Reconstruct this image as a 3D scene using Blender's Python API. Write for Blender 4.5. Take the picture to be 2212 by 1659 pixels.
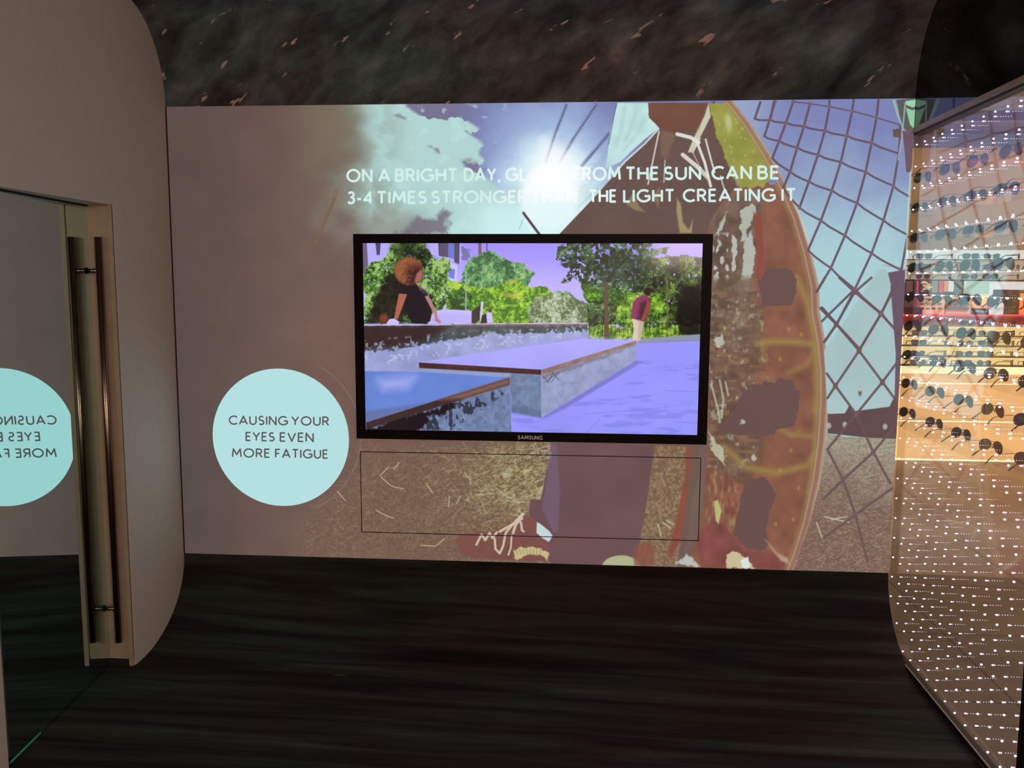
import bpy, bmesh, math, random
import numpy as np
from mathutils import Matrix, Vector

for _o in list(bpy.data.objects):
    bpy.data.objects.remove(_o)
scene = bpy.context.scene
COL = scene.collection
R = math.radians

# ---------------------------------------------------------------- camera
PW, PH, F = 2212, 1659, 1871.76
YAW, PITCH, ROLL = -.0744, -.1181, .0040
CAM = np.array([.2009, -3.7756, 1.5862])
_cy, _sy, _cp, _sp, _cr, _sr = (math.cos(YAW), math.sin(YAW), math.cos(PITCH), math.sin(PITCH), math.cos(ROLL), math.sin(ROLL))
FWD = np.array([_sy * _cp, _cy * _cp, _sp])
RGT0 = np.array([_cy, -_sy, 0.0])
UP0 = np.cross(RGT0, FWD)
RGT = _cr * RGT0 + _sr * UP0
UPV = -_sr * RGT0 + _cr * UP0
cam_data = bpy.data.cameras.new('camera')
cam = bpy.data.objects.new('camera', cam_data)
COL.objects.link(cam)
cam_data.sensor_width = 36.0
cam_data.sensor_fit = 'HORIZONTAL'
cam_data.lens = F / PW * 36.0
cam_data.clip_start = .02
_m = Matrix.Identity(4)
for i in range(3):
    _m[i][0], _m[i][1], _m[i][2], _m[i][3] = RGT[i], UPV[i], -FWD[i], CAM[i]
cam.matrix_world = _m
scene.camera = cam

# ---------------------------------------------------------------- world, exposure, lights
scene.view_settings.view_transform = 'Standard'
scene.view_settings.look = 'None'
scene.view_settings.exposure = 0.0
scene.view_settings.gamma = 1.0
scene.view_settings.use_curve_mapping = False
world = bpy.data.worlds.new('world')
scene.world = world
world.use_nodes = True
world.node_tree.nodes['Background'].inputs[0].default_value = (1.0, .74, .60, 1)
world.node_tree.nodes['Background'].inputs[1].default_value = .075

def area_light(name, loc, rot, size, size_y, power, color):
    d = bpy.data.lights.new(name, 'AREA')
    d.shape = 'RECTANGLE'; d.size = size; d.size_y = size_y; d.energy = power; d.color = color
    o = bpy.data.objects.new(name, d); COL.objects.link(o)
    o.location = loc; o.rotation_euler = rot
    return o
area_light('store_light_front', (3.9, 2.4, 2.84), (0, 0, 0), 2.6, 1.2, 34, (1.0, .80, .62))
area_light('store_light_near', (3.4, -0.6, 2.84), (0, 0, 0), 2.0, 1.6, 26, (1.0, .87, .80))
area_light('entrance_fill', (-.2, -5.9, 1.6), (R(91), 0, 0), 2.2, 1.7, 22, (1.0, .76, .60))  # unseen fill added behind the camera to raise the room's low ambient
area_light('store_light_side', (1.2, -4.4, 2.1), tuple(Vector((-2.8, 2.9, -.5)).to_track_quat('-Z', 'Y').to_euler()), .9, .7, 34, (1.0, .76, .62))
area_light('added_wash_fill', (4.0, 3.45, 2.80), (R(38), 0, 0), 2.8, .25, 13, (1.0, .80, .62))  # unseen wash added to brighten the upper tan panel and the frames
area_light('shop_light', (4.8, 6.2, 2.7), (R(18), 0, 0), 2.8, 1.6, 150, (1.0, .93, .84))

# ---------------------------------------------------------------- measuring helpers
def px(x, y, p, n):
    """point where the sight line of photo pixel (x, y) meets the plane through p with normal n"""
    d = FWD + (x - PW / 2) / F * RGT - (y - PH / 2) / F * UPV
    p = np.array(p, float); n = np.array(n, float)
    return CAM + ((p - CAM) @ n) / (d @ n) * d
def pxy(x, y, Y): return px(x, y, (0, Y, 0), (0, 1, 0))
def to_px(P):
    d = np.asarray(P, float) - CAM
    z = d @ FWD
    return PW / 2 + F * (d @ RGT) / z, PH / 2 - F * (d @ UPV) / z

XL, XR = -1.6028, 1.5728            # ends of the flat screen wall
ZT, ZB = 2.3364, .3269              # flat part of the screen wall
ZC = ZT + .3758                     # ceiling
RBY, RTY = .4372, .3212
def xl(y): return XL + .0062 * y
def xr(y): return XR + .0161 * y

# ---------------------------------------------------------------- materials
def lin(c):
    return tuple(((v / 255) / 12.92 if v / 255 <= .04045 else ((v / 255 + .055) / 1.055) ** 2.4) for v in c)
def mat(name):
    m = bpy.data.materials.new(name); m.use_nodes = True
    nt = m.node_tree
    for n in list(nt.nodes): nt.nodes.remove(n)
    out = nt.nodes.new('ShaderNodeOutputMaterial')
    return m, nt, out
def pbr(name, col, rough=.5, metal=0.0, spec=.5, noise=None, bump=0.0, alpha=1.0):
    """plain surface; noise = (scale, amount) mottles the colour slightly"""
    m, nt, out = mat(name)
    b = nt.nodes.new('ShaderNodeBsdfPrincipled')
    c = lin(col)
    b.inputs['Base Color'].default_value = (*c, 1)
    b.inputs['Roughness'].default_value = rough
    b.inputs['Metallic'].default_value = metal
    b.inputs['Specular IOR Level'].default_value = spec
    b.inputs['Alpha'].default_value = alpha
    if noise:
        tc = nt.nodes.new('ShaderNodeTexCoord'); nz = nt.nodes.new('ShaderNodeTexNoise')
        nz.inputs['Scale'].default_value = noise[0]; nz.inputs['Detail'].default_value = 5
        nt.links.new(tc.outputs['Object'], nz.inputs['Vector'])
        rp = nt.nodes.new('ShaderNodeValToRGB')
        a = noise[1]
        rp.color_ramp.elements[0].position = .3; rp.color_ramp.elements[1].position = .7
        rp.color_ramp.elements[0].color = (*[v * (1 - a) for v in c], 1)
        rp.color_ramp.elements[1].color = (*[min(1, v * (1 + a)) for v in c], 1)
        nt.links.new(nz.outputs[0], rp.inputs[0]); nt.links.new(rp.outputs[0], b.inputs['Base Color'])
        if bump:
            bp = nt.nodes.new('ShaderNodeBump'); bp.inputs['Strength'].default_value = bump
            nt.links.new(nz.outputs[0], bp.inputs['Height']); nt.links.new(bp.outputs[0], b.inputs['Normal'])
    nt.links.new(b.outputs[0], out.inputs[0])
    return m
def glow(name, col, strength=1.0, sample=True):
    m, nt, out = mat(name)
    e = nt.nodes.new('ShaderNodeEmission')
    e.inputs[0].default_value = (*lin(col), 1); e.inputs[1].default_value = strength
    nt.links.new(e.outputs[0], out.inputs[0])
    if not sample: m.cycles.emission_sampling = 'NONE'
    return m
def clear_glass(name, tint, power, top, base=.02):
    m, nt, out = mat(name)
    t = nt.nodes.new('ShaderNodeBsdfTransparent'); t.inputs[0].default_value = (*tint, 1)
    g = nt.nodes.new('ShaderNodeBsdfGlossy'); g.inputs['Roughness'].default_value = 0
    g.inputs['Color'].default_value = (1, 1, 1, 1)
    lw = nt.nodes.new('ShaderNodeLayerWeight'); lw.inputs[0].default_value = .5
    p = nt.nodes.new('ShaderNodeMath'); p.operation = 'POWER'; p.inputs[1].default_value = power
    k = nt.nodes.new('ShaderNodeMath'); k.operation = 'MULTIPLY_ADD'; k.inputs[1].default_value = top; k.inputs[2].default_value = base
    mx = nt.nodes.new('ShaderNodeMixShader')
    nt.links.new(lw.outputs['Facing'], p.inputs[0]); nt.links.new(p.outputs[0], k.inputs[0])
    nt.links.new(k.outputs[0], mx.inputs[0]); nt.links.new(t.outputs[0], mx.inputs[1]); nt.links.new(g.outputs[0], mx.inputs[2])
    nt.links.new(mx.outputs[0], out.inputs[0])
    return m

# ---------------------------------------------------------------- mesh helpers
def obj(name, bm, material, parent=None, smooth=False):
    me = bpy.data.meshes.new(name)
    bm.normal_update(); bm.to_mesh(me); bm.free()
    if smooth:
        for p in me.polygons: p.use_smooth = True
    me.materials.append(material)
    o = bpy.data.objects.new(name, me); COL.objects.link(o)
    if parent is not None:
        o.parent = parent
        o.matrix_parent_inverse = parent.matrix_basis.inverted()
    return o
def tag(o, label=None, cat=None, group=None, kind=None):
    if label: o['label'] = label
    if cat: o['category'] = cat
    if group: o['group'] = group
    if kind: o['kind'] = kind
    return o
def empty(name, loc=(0, 0, 0), rz=0.0):
    o = bpy.data.objects.new(name, None); COL.objects.link(o)
    o.empty_display_size = .05
    o.matrix_basis = Matrix.Translation(loc) @ Matrix.Rotation(rz, 4, 'Z')
    return o
def box(bm, a, b, bevel=0.0):
    x0, x1 = sorted((a[0], b[0])); y0, y1 = sorted((a[1], b[1])); z0, z1 = sorted((a[2], b[2]))
    vs = [bm.verts.new(v) for v in ((x0, y0, z0), (x1, y0, z0), (x1, y1, z0), (x0, y1, z0), (x0, y0, z1), (x1, y0, z1), (x1, y1, z1), (x0, y1, z1))]
    fs = [bm.faces.new([vs[i] for i in f]) for f in ((3, 2, 1, 0), (4, 5, 6, 7), (0, 1, 5, 4), (1, 2, 6, 5), (2, 3, 7, 6), (3, 0, 4, 7))]
    if bevel:
        es = list({e for f in fs for e in f.edges})
        bmesh.ops.bevel(bm, geom=es, offset=bevel, segments=2, affect='EDGES')
    return bm
def hexa(bm, lo, hi):
    """solid from four bottom and four top corners, same winding"""
    a = [bm.verts.new(v) for v in lo]; b = [bm.verts.new(v) for v in hi]
    bm.faces.new(a[::-1]); bm.faces.new(b)
    for i in range(4): bm.faces.new((a[i], a[(i + 1) % 4], b[(i + 1) % 4], b[i]))
    bmesh.ops.recalc_face_normals(bm, faces=bm.faces[:])
    return bm
def tube(bm, pts, r, seg=8, closed=False, caps=True):
    pts = [Vector(p) for p in pts]; n = len(pts); rings = []
    ref = Vector((0, 0, 1))
    for i, p in enumerate(pts):
        a = pts[(i - 1) % n] if (closed or i) else p
        b = pts[(i + 1) % n] if (closed or i < n - 1) else p
        t = (b - a).normalized()
        u = t.cross(ref)
        if u.length < 1e-3: u = t.cross(Vector((1, 0, 0)))
        u.normalize(); v = t.cross(u)
        rr = r[i] if isinstance(r, (list, tuple)) else r
        rings.append([bm.verts.new(p + rr * (math.cos(2 * math.pi * k / seg) * u + math.sin(2 * math.pi * k / seg) * v)) for k in range(seg)])
    for i in range(n if closed else n - 1):
        A, B = rings[i], rings[(i + 1) % n]
        for k in range(seg): bm.faces.new((A[k], A[(k + 1) % seg], B[(k + 1) % seg], B[k]))
    if caps and not closed:
        bm.faces.new(rings[0][::-1]); bm.faces.new(rings[-1])
    return bm
def ball(bm, c, r, sub=1, stretch=(1, 1, 1)):
    g = bmesh.ops.create_icosphere(bm, subdivisions=sub, radius=r)
    for v in g['verts']: v.co = Vector((v.co.x * stretch[0], v.co.y * stretch[1], v.co.z * stretch[2])) + Vector(c)
    return bm
def B(): return bmesh.new()

# ---------------------------------------------------------------- stroke lettering (geometric capitals)
def arc(cx, cy, rx, ry, a0, a1, n=14):
    return [(cx + rx * math.cos(R(a0 + (a1 - a0) * i / n)), cy + ry * math.sin(R(a0 + (a1 - a0) * i / n))) for i in range(n + 1)]
GLYPH = {
 'A': (.82, [[(0, 0), (.41, 1), (.82, 0)], [(.14, .3), (.68, .3)]]),
 'B': (.56, [[(0, 0), (0, 1), (.26, 1)] + arc(.28, .765, .22, .235, 90, -90) + [(0, .53)], [(.28, .53)] + arc(.29, .265, .27, .265, 90, -90) + [(0, 0)]]),
 'C': (.8, [arc(.5, .5, .5, .5, 48, 312, 22)]),
 'D': (.74, [[(0, 0), (0, 1), (.24, 1)] + arc(.24, .5, .5, .5, 90, -90, 18) + [(0, 0)]]),
 'E': (.48, [[(.48, 1), (0, 1), (0, 0), (.48, 0)], [(0, .52), (.43, .52)]]),
 'F': (.46, [[(.46, 1), (0, 1), (0, 0)], [(0, .5), (.4, .5)]]),
 'G': (.92, [arc(.5, .5, .5, .5, 48, 322, 22) + [(.92, .18), (.92, .47), (.56, .47)]]),
 'H': (.68, [[(0, 0), (0, 1)], [(.68, 0), (.68, 1)], [(0, .52), (.68, .52)]]),
 'I': (.0, [[(0, 0), (0, 1)]]),
 'L': (.44, [[(0, 1), (0, 0), (.44, 0)]]),
 'M': (.92, [[(0, 0), (.1, 1), (.46, .28), (.82, 1), (.92, 0)]]),
 'N': (.7, [[(0, 0), (0, 1), (.7, 0), (.7, 1)]]),
 'O': (1.0, [arc(.5, .5, .5, .5, 0, 360, 28)]),
 'P': (.54, [[(0, 0), (0, 1), (.27, 1)] + arc(.28, .74, .26, .26, 90, -90) + [(0, .48)]]),
 'R': (.58, [[(0, 0), (0, 1), (.27, 1)] + arc(.28, .74, .26, .26, 90, -90) + [(0, .48)], [(.28, .48), (.58, 0)]]),
 'S': (.54, [arc(.28, .75, .23, .25, 40, 250, 14) + arc(.27, .26, .26, .26, 72, -140, 16)]),
 'T': (.6, [[(0, 1), (.6, 1)], [(.3, 1), (.3, 0)]]),
 'U': (.66, [[(0, 1), (0, .33)] + arc(.33, .33, .33, .33, 180, 360) + [(.66, 1)]]),
 'V': (.74, [[(0, 1), (.37, 0), (.74, 1)]]),
 'Y': (.7, [[(0, 1), (.35, .46), (.7, 1)], [(.35, .46), (.35, 0)]]),
 ',': (.1, [[(.1, .06), (.02, -.2)]]),
 '-': (.3, [[(0, .38), (.3, .38)]]),
 '3': (.5, [arc(.25, .77, .22, .23, 150, -80, 12) + arc(.25, .27, .26, .27, 85, -150, 14)]),
 '4': (.64, [[(.5, 0), (.5, 1), (0, .27), (.64, .27)]]),
 '2': (.5, [arc(.25, .74, .24, .26, 165, -30, 12) + [(0, 0), (.5, 0)]]),
}
def word_strokes(word, w, gap):
    x, out = w / 2, []
    for ch in word:
        adv, st = GLYPH[ch]
        for s in st: out.append([(x + p[0], w / 2 + p[1] * (1 - w)) for p in s])
        x += adv + w + gap
    return out, x - w / 2 - gap
def add_word(bm, word, x0, x1, tl, bl, tr, br, Y, w=.17, gap=.2):
    """word between photo columns x0 and x1 on the plane y = Y; tl/bl = top and bottom row at its left end, tr/br at its right end"""
    st, width = word_strokes(word, w, gap)
    lift = [0.0]
    def P(g):
        u = g[0] / width
        top, bot = tl + (tr - tl) * u, bl + (br - bl) * u
        return pxy(x0 + (x1 - x0) * u, bot + (top - bot) * g[1], Y - lift[0])
    k = (x1 - x0) / width / (bl - tl)        # horizontal squeeze of the glyph space
    for s in st:
        for i in range(len(s) - 1):
            (ax, ay), (bx, by) = s[i], s[i + 1]
            lift[0] += 1.6e-6
            dx, dy = bx - ax, by - ay
            L = math.hypot(dx * k, dy) or 1e-6
            nx, ny = -dy / L / k * w / 2, dx * k / L * w / 2
            ex, ey = (dx / L * w * .04, dy / L * w * .04)
            q = [(ax - ex + nx, ay - ey + ny), (ax - ex - nx, ay - ey - ny), (bx + ex - nx, by + ey - ny), (bx + ex + nx, by + ey + ny)]
            bm.faces.new([bm.verts.new(P(g)) for g in q][::-1])
            if 0 < i:
                lift[0] += 1.6e-6
                ring = [bm.verts.new(P((ax + math.cos(2 * math.pi * j / 10) * w / 2 / k, ay + math.sin(2 * math.pi * j / 10) * w / 2))) for j in range(10)]
                bm.faces.new(ring[::-1])

# ---------------------------------------------------------------- painting of what the projector and the screen show
def hnoise(x, y, seed):
    tb = np.random.default_rng(seed).random((128, 128)).astype(np.float32)
    ix = np.floor(x).astype(np.int64); iy = np.floor(y).astype(np.int64)
    fx = (x - ix).astype(np.float32); fy = (y - iy).astype(np.float32)
    fx = fx * fx * (3 - 2 * fx); fy = fy * fy * (3 - 2 * fy)
    a, b = ix & 127, iy & 127; a1, b1 = (ix + 1) & 127, (iy + 1) & 127
    return (tb[a, b] * (1 - fx) + tb[a1, b] * fx) * (1 - fy) + (tb[a, b1] * (1 - fx) + tb[a1, b1] * fx) * fy
def fbm(x, y, seed, octv=4, gain=.5):
    s, a, t = 0, 1.0, 0
    for o in range(octv):
        s = s + a * hnoise(x * 2 ** o + 7.3 * o, y * 2 ** o + 3.1 * o, seed + o); t += a; a *= gain
    return s / t
def ss(a, b, v):
    t = np.clip((v - a) / (b - a), 0, 1); return t * t * (3 - 2 * t)
class Canvas:
    def __init__(s, x0, x1, z0, z1, Y, w, h):
        s.w, s.h = w, h
        X, Z = np.meshgrid(np.linspace(x0, x1, w), np.linspace(z0, z1, h))
        P = np.stack([X, np.full_like(X, Y), Z], -1)
        s.X, s.Y = to_px(P)
        s.X = s.X.astype(np.float32); s.Y = s.Y.astype(np.float32)
        s.c = np.zeros((h, w, 3), np.float32)
        s.x0, s.x1, s.z0, s.z1, s.plane = x0, x1, z0, z1, Y
    def sl(s, pts, pad):
        p = np.array([pxy(a, b, s.plane) for a, b in pts])
        sx = (s.w - 1) / (s.x1 - s.x0); sz = (s.h - 1) / (s.z1 - s.z0)
        pd = pad + 4
        i0 = max(0, int((p[:, 0].min() - s.x0) * sx - pd)); i1 = min(s.w, int((p[:, 0].max() - s.x0) * sx + pd) + 1)
        j0 = max(0, int((p[:, 2].min() - s.z0) * sz - pd)); j1 = min(s.h, int((p[:, 2].max() - s.z0) * sz + pd) + 1)
        return (slice(j0, max(j0, j1)), slice(i0, max(i0, i1)))
    def segd(s, X, Y, pts):
        d = np.full(X.shape, 1e9, np.float32)
        for (ax, ay), (bx, by) in zip(pts[:-1], pts[1:]):
            vx, vy = bx - ax, by - ay
            t = np.clip(((X - ax) * vx + (Y - ay) * vy) / (vx * vx + vy * vy + 1e-9), 0, 1)
            d = np.minimum(d, (X - ax - t * vx) ** 2 + (Y - ay - t * vy) ** 2)
        return np.sqrt(d)
    def mask(s, pts, soft=1.0, rough=0, rs=20, seed=5):
        k = s.sl(pts, soft + rough); X, Y = s.X[k], s.Y[k]
        if rough:
            X2 = X + rough * 2 * (fbm(X / rs, Y / rs, seed, 3) - .5); Y2 = Y + rough * 2 * (fbm(X / rs, Y / rs, seed + 9, 3) - .5); X, Y = X2, Y2
        ins = np.zeros(X.shape, bool)
        cl = list(pts) + [pts[0]]
        for (ax, ay), (bx, by) in zip(cl[:-1], cl[1:]):
            c = (ay > Y) != (by > Y)
            ins ^= c & (X < (bx - ax) * (Y - ay) / ((by - ay) or 1e-9) + ax)
        d = s.segd(X, Y, cl)
        return k, np.clip(.5 + np.where(ins, d, -d) / soft, 0, 1)
    def put(s, k, m, col):
        col = np.asarray(col, np.float32)
        s.c[k] = s.c[k] * (1 - m[..., None]) + col * m[..., None]
    def poly(s, pts, col, a=1.0, soft=1.2, rough=0, rs=20, seed=5, tex=None):
        k, m = s.mask(pts, soft, rough, rs, seed)
        if m.size == 0: return
        s.put(k, m * a, col if tex is None else tex(s.X[k], s.Y[k], np.asarray(col, np.float32)))
    def line(s, pts, w, col, a=1.0, soft=1.2):
        k = s.sl(pts, w + soft)
        d = s.segd(s.X[k], s.Y[k], list(pts))
        if d.size: s.put(k, np.clip(.5 + (w / 2 - d) / soft, 0, 1) * a, col)
    def blob(s, cx, cy, rx, ry, col, a=1.0, soft=.25, rot=0):
        r = max(rx, ry) * 1.4
        k = s.sl([(cx - r, cy - r), (cx + r, cy + r)], 0)
        X, Y = s.X[k] - cx, s.Y[k] - cy
        c, n = math.cos(R(rot)), math.sin(R(rot))
        d = np.sqrt(((X * c + Y * n) / rx) ** 2 + ((-X * n + Y * c) / ry) ** 2)
        if d.size: s.put(k, (1 - ss(1 - soft, 1 + soft, d)) * a, col)
    def image(s, name, minus=0.0):
        c = np.clip(s.c / 255, 0, 1)
        l = np.where(c <= .04045, c / 12.92, ((c + .055) / 1.055) ** 2.4)
        l = np.clip(l - np.asarray(minus, np.float32), 0, 1)
        e = np.where(l <= .0031308, l * 12.92, 1.055 * np.power(np.maximum(l, 1e-6), 1 / 2.4) - .055)
        im = bpy.data.images.new(name, s.w, s.h)
        px_ = np.ones((s.h, s.w, 4), np.float32); px_[..., :3] = e
        im.pixels.foreach_set(px_.ravel()); im.update(); im.pack()
        return im
def mott(scale, amt, seed, octv=4):
    def f(X, Y, col):
        n = (fbm(X / scale, Y / scale, seed, octv) - .5) * 2 * amt
        return np.clip(col * (1 + n[..., None]), 0, 255)
    return f

def paint_wall():
    c = Canvas(XL, XR, ZB, ZT, 0.0, 1900, 1202)
    X, Y = c.X, c.Y
    Z8 = lambda *p: [(1050 + x / 2.3284, 200 + y / 2.3284) for x, y in p]
    ZR = lambda *p: [(1350 + x / 2.44, 600 + y / 2.44) for x, y in p]
    ZB_ = lambda *p: [(700 + x / 3.16, 930 + y / 3.16) for x, y in p]
    full = (slice(0, c.h), slice(0, c.w))
    def mixc(a, b, t): return np.asarray(a, np.float32) * (1 - t[..., None]) + np.asarray(b, np.float32) * t[..., None]
    # unlit left part of the projection, warmer towards the middle
    t = ss(360, 760, X)
    base = mixc((93, 78, 73), (116, 93, 86), t)
    base = mixc(base, (118, 91, 82), ss(560, 720, X) * ss(600, 700, Y) * (1 - ss(900, 1000, Y)) * .6)
    base = mixc(base, (88, 78, 76), (1 - ss(380, 520, X)) * ss(500, 1100, Y) * .6)
    base = mixc(base, (118, 106, 92), ss(600, 700, X) * (1 - ss(300, 520, Y)))
    base *= (1 + (fbm(X / 60, Y / 60, 3, 3) - .5) * .08)[..., None]
    c.c[:] = base
    # storm sky with cloud
    n1 = fbm(X / 95, Y / 80, 11, 6); n2 = fbm(X / 38, Y / 38, 17, 5); n3 = fbm(X / 16, Y / 14, 23, 4)
    sky = mixc((120, 126, 174), (160, 182, 220), np.clip(ss(230, 60, np.hypot(X - 1185, (Y - 370) * .9)) + .5 * (n1 - .5) + .3 * (n2 - .5), 0, 1))
    sky = mixc(sky, (206, 234, 246), ss(150, 50, np.hypot((X - 1195) / 1.1, Y - 395) + (n2 - .5) * 60))
    bx_ = np.interp(Y + (n3 - .5) * 26 + (n2 - .5) * 30, [222, 240, 252, 257, 268, 278, 285, 296, 310, 332, 345, 351, 360, 372, 390, 420], [868, 892, 912, 1004, 1022, 1034, 1008, 1026, 1038, 1032, 1050, 1000, 1004, 1030, 1060, 1080])
    skym = ss(-9, 9, X - bx_ + (n2 - .5) * 40 + (n3 - .5) * 36) * (1 - ss(385, 440, Y + (n2 - .5) * 70))
    cloud = mixc((128, 126, 114), (176, 212, 208), ss(690, 850, X + (n1 - .5) * 150))
    cloud = mixc(cloud, (122, 116, 102), ss(.54, .70, n1) * (1 - ss(780, 900, X)) * .6)
    cloud = mixc(cloud, (190, 226, 220), ss(.5, .7, n2) * ss(800, 900, X) * .6)
    cloud = mixc(cloud, (142, 146, 136), ss(430, 500, Y + (n1 - .5) * 60) * (1 - ss(880, 950, X)) * .8)
    cloud = mixc(cloud, (204, 240, 242), ss(960, 1080, X) * ss(400, 470, Y) * .9)
    cm = ss(650, 830, X + (n1 - .5) * 170 + (n2 - .5) * 40) * (1 - ss(510, 580, Y + (n1 - .5) * 70))
    sky = mixc(sky, (122, 112, 138), (1 - ss(960, 1060, X)) * .8)
    sky = mixc(sky, (178, 196, 210), ss(.60, .72, n3) * (1 - ss(1060, 1120, X)) * (1 - ss(300, 330, Y)) * .7)
    c.put(full, np.clip(cm, 0, 1), cloud)
    c.put(full, np.clip(skym, 0, 1) * ss(850, 880, X), sky)
    # dark cloud gaps
    for (bx, by, rx, ry, a, rot) in ((863, 249, 11, 5, .6, 20), (929, 316, 9, 4, .5, 30), (946, 328, 11, 5, .6, 40), (1012, 352, 20, 7, .5, 20), (1030, 365, 22, 9, .6, 0)):
        r = max(rx, ry) * 1.8
        k = c.sl([(bx - r, by - r), (bx + r, by + r)], 0)
        x2 = X[k] - bx + (n2[k] - .5) * rx * 2.2 + (n3[k] - .5) * rx * 1.4; y2 = Y[k] - by + (n3[k] - .5) * ry * 4.0
        ca, sa = math.cos(R(rot)), math.sin(R(rot))
        d = np.hypot((x2 * ca + y2 * sa) / rx, (-x2 * sa + y2 * ca) / ry)
        c.put(k, (1 - ss(.2, 1.35, d)) * a, (116, 106, 120))
    c.poly([(850, 508), (872, 490), (892, 478), (900, 466), (914, 474), (930, 478), (948, 460), (962, 452), (976, 462), (964, 478), (970, 492), (964, 508)], (118, 108, 122), .85, 12, rough=14, rs=16, seed=33)
    # faint wisps over the brown at the left of the screen
    c.put(full, ss(.5, .72, n1) * ss(640, 700, X) * (1 - ss(770, 800, X)) * ss(520, 560, Y) * (1 - ss(690, 730, Y)) * .55, (150, 140, 132))
    c.line([(727, 412), (718, 440), (700, 480), (682, 525)], 7, (122, 98, 78), .9, 3)
    c.line([(732, 404), (722, 424)], 3, (140, 116, 92), .9, 2)
    # barbed wires and the far net
    wire = (84, 84, 118)
    for pts in (((405, 60), (350, 200), (300, 350)), ((555, 60), (440, 230), (370, 350)), ((620, 205), (540, 300), (480, 370))):
        q = Z8(*pts); c.line(q, 2.4, wire, .8)
        for i in range(30):
            u = i / 29 * (len(q) - 1); j = min(int(u), len(q) - 2); f = u - j
            bx, by = q[j][0] * (1 - f) + q[j + 1][0] * f, q[j][1] * (1 - f) + q[j + 1][1] * f
            c.line([(bx - 3, by - 3), (bx + 3, by + 2)], 1.6, wire, .7)
    for i in range(9):
        a0 = Z8((262 - i * 6, 440 + i * 10)); b0 = Z8((170 + i * 26, 690))
    for (x0, y0, x1, y1) in ((265, 450, 165, 690), (330, 420, 240, 690), (420, 440, 270, 700), (500, 460, 300, 705), (560, 480, 330, 708), (590, 500, 360, 708)):
        (a,), (b,) = Z8((x0, y0)), Z8((x1, y1))
        for i in range(26):
            f0, f1 = i / 26, (i + .55) / 26
            c.line([(a[0] + (b[0] - a[0]) * f0, a[1] + (b[1] - a[1]) * f0), (a[0] + (b[0] - a[0]) * f1, a[1] + (b[1] - a[1]) * f1)], 1.6, (110, 124, 146), .5)
    for i in range(12):
        c.line(Z8((600 - i * 16, 290 + i * 22), (560 - i * 18, 420 + i * 24)), 1.3, (120, 132, 160), .3)
        c.line(Z8((620 - i * 20, 330 + i * 26), (500 - i * 18, 330 + i * 32)), 1.1, (120, 132, 160), .25)
    # sun glare
    g = np.hypot((X - 1200) / .85, (Y - 388) / 1.1) + (n2 - .5) * 26
    c.put(full, ss(105, 25, g) * .97, (255, 255, 255))
    c.put(full, ss(90, 60, np.hypot((X - 1185) / .8, (Y - 430))) * .8, (250, 255, 255))
    c.put(full, ss(1100, 1180, X) * (1 - ss(1200, 1320, X)) * ss(400, 450, Y) * (1 - ss(505, 530, Y)) * .6, (216, 246, 248))
    c.line(Z8((188, 605), (225, 655), (270, 715)), 5.5, (88, 72, 76), 1, 2)
    # skater seen from below: white shirt tail, brown body
    brown = (104, 82, 77)
    c.poly(Z8((1150, 40), (1120, 60), (1010, 200), (880, 170), (760, 285), (640, 420), (560, 510), (368, 712), (1150, 712), (1260, 470)), brown, tex=mott(60, .06, 40))
    c.poly(Z8((1110, 700), (1130, 640), (1180, 560), (1260, 470), (1400, 380), (1500, 700), (1660, 1000), (1700, 1304), (1130, 1304)), (120, 92, 82), tex=mott(40, .18, 44))
    c.poly(Z8((662, 50), (830, 50), (815, 110), (870, 178), (800, 232), (725, 300), (680, 345), (625, 372), (600, 380), (612, 310), (622, 205)), (190, 224, 222), soft=2, tex=mott(30, .07, 41))
    for q in ([(760, 60), (740, 150), (700, 240)], [(800, 130), (760, 210), (690, 290)], [(700, 70), (680, 180), (650, 270)]):
        c.line(Z8(*q), 5, (164, 196, 200), .5, 8)
    c.line(Z8((655, 60), (630, 190), (616, 260)), 2, (90, 96, 130), .7)
    c.line(Z8((868, 182), (800, 255), (700, 345), (655, 395)), 4, (205, 222, 214), .9)
    c.poly(Z8((815, 50), (1120, 50), (1090, 150), (1045, 196), (960, 200), (880, 182), (820, 125)), (116, 78, 66), soft=2, tex=mott(40, .06, 42))
    c.poly(Z8((880, 190), (960, 205), (935, 260), (905, 340), (880, 300)), (140, 112, 92), .55, 8)
    c.poly(Z8((1120, 52), (1098, 120), (1060, 190), (1015, 300), (1035, 300), (1085, 210), (1130, 120)), (205, 205, 180), .95, 2)
    c.line(Z8((1110, 70), (1070, 180), (1040, 230)), 2, (120, 110, 80), .8)
    for pts, w, a in ((((962, 208), (1030, 225), (1070, 250)), 8, .95), (((990, 312), (1060, 370), (1110, 420)), 9, .9), (((1062, 250), (1100, 350), (1130, 470)), 6, .95), (((1105, 235), (1130, 330), (1150, 400)), 4, .9), (((870, 195), (848, 300), (815, 460)), 3.5, .8), (((900, 340), (895, 450)), 2.5, .7), (((1180, 420), (1200, 490)), 3, .8), (((1075, 230), (1040, 300)), 4, .8)):
        c.line(Z8(*pts), w, (222, 226, 216), a, 1.6)
    c.line(Z8((1040, 300), (1090, 400), (1115, 440)), 3, (196, 180, 150), .7)
    for pts, a in ((((705, 560), (740, 500), (770, 570), (800, 600), (745, 590)), .5), (((960, 530), (980, 560), (990, 650), (1020, 690), (1040, 640), (1035, 705), (975, 705), (958, 600)), .75), (((840, 520), (875, 470), (868, 580)), .4)):
        c.poly(Z8(*pts), (176, 164, 112), a, 4)
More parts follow.
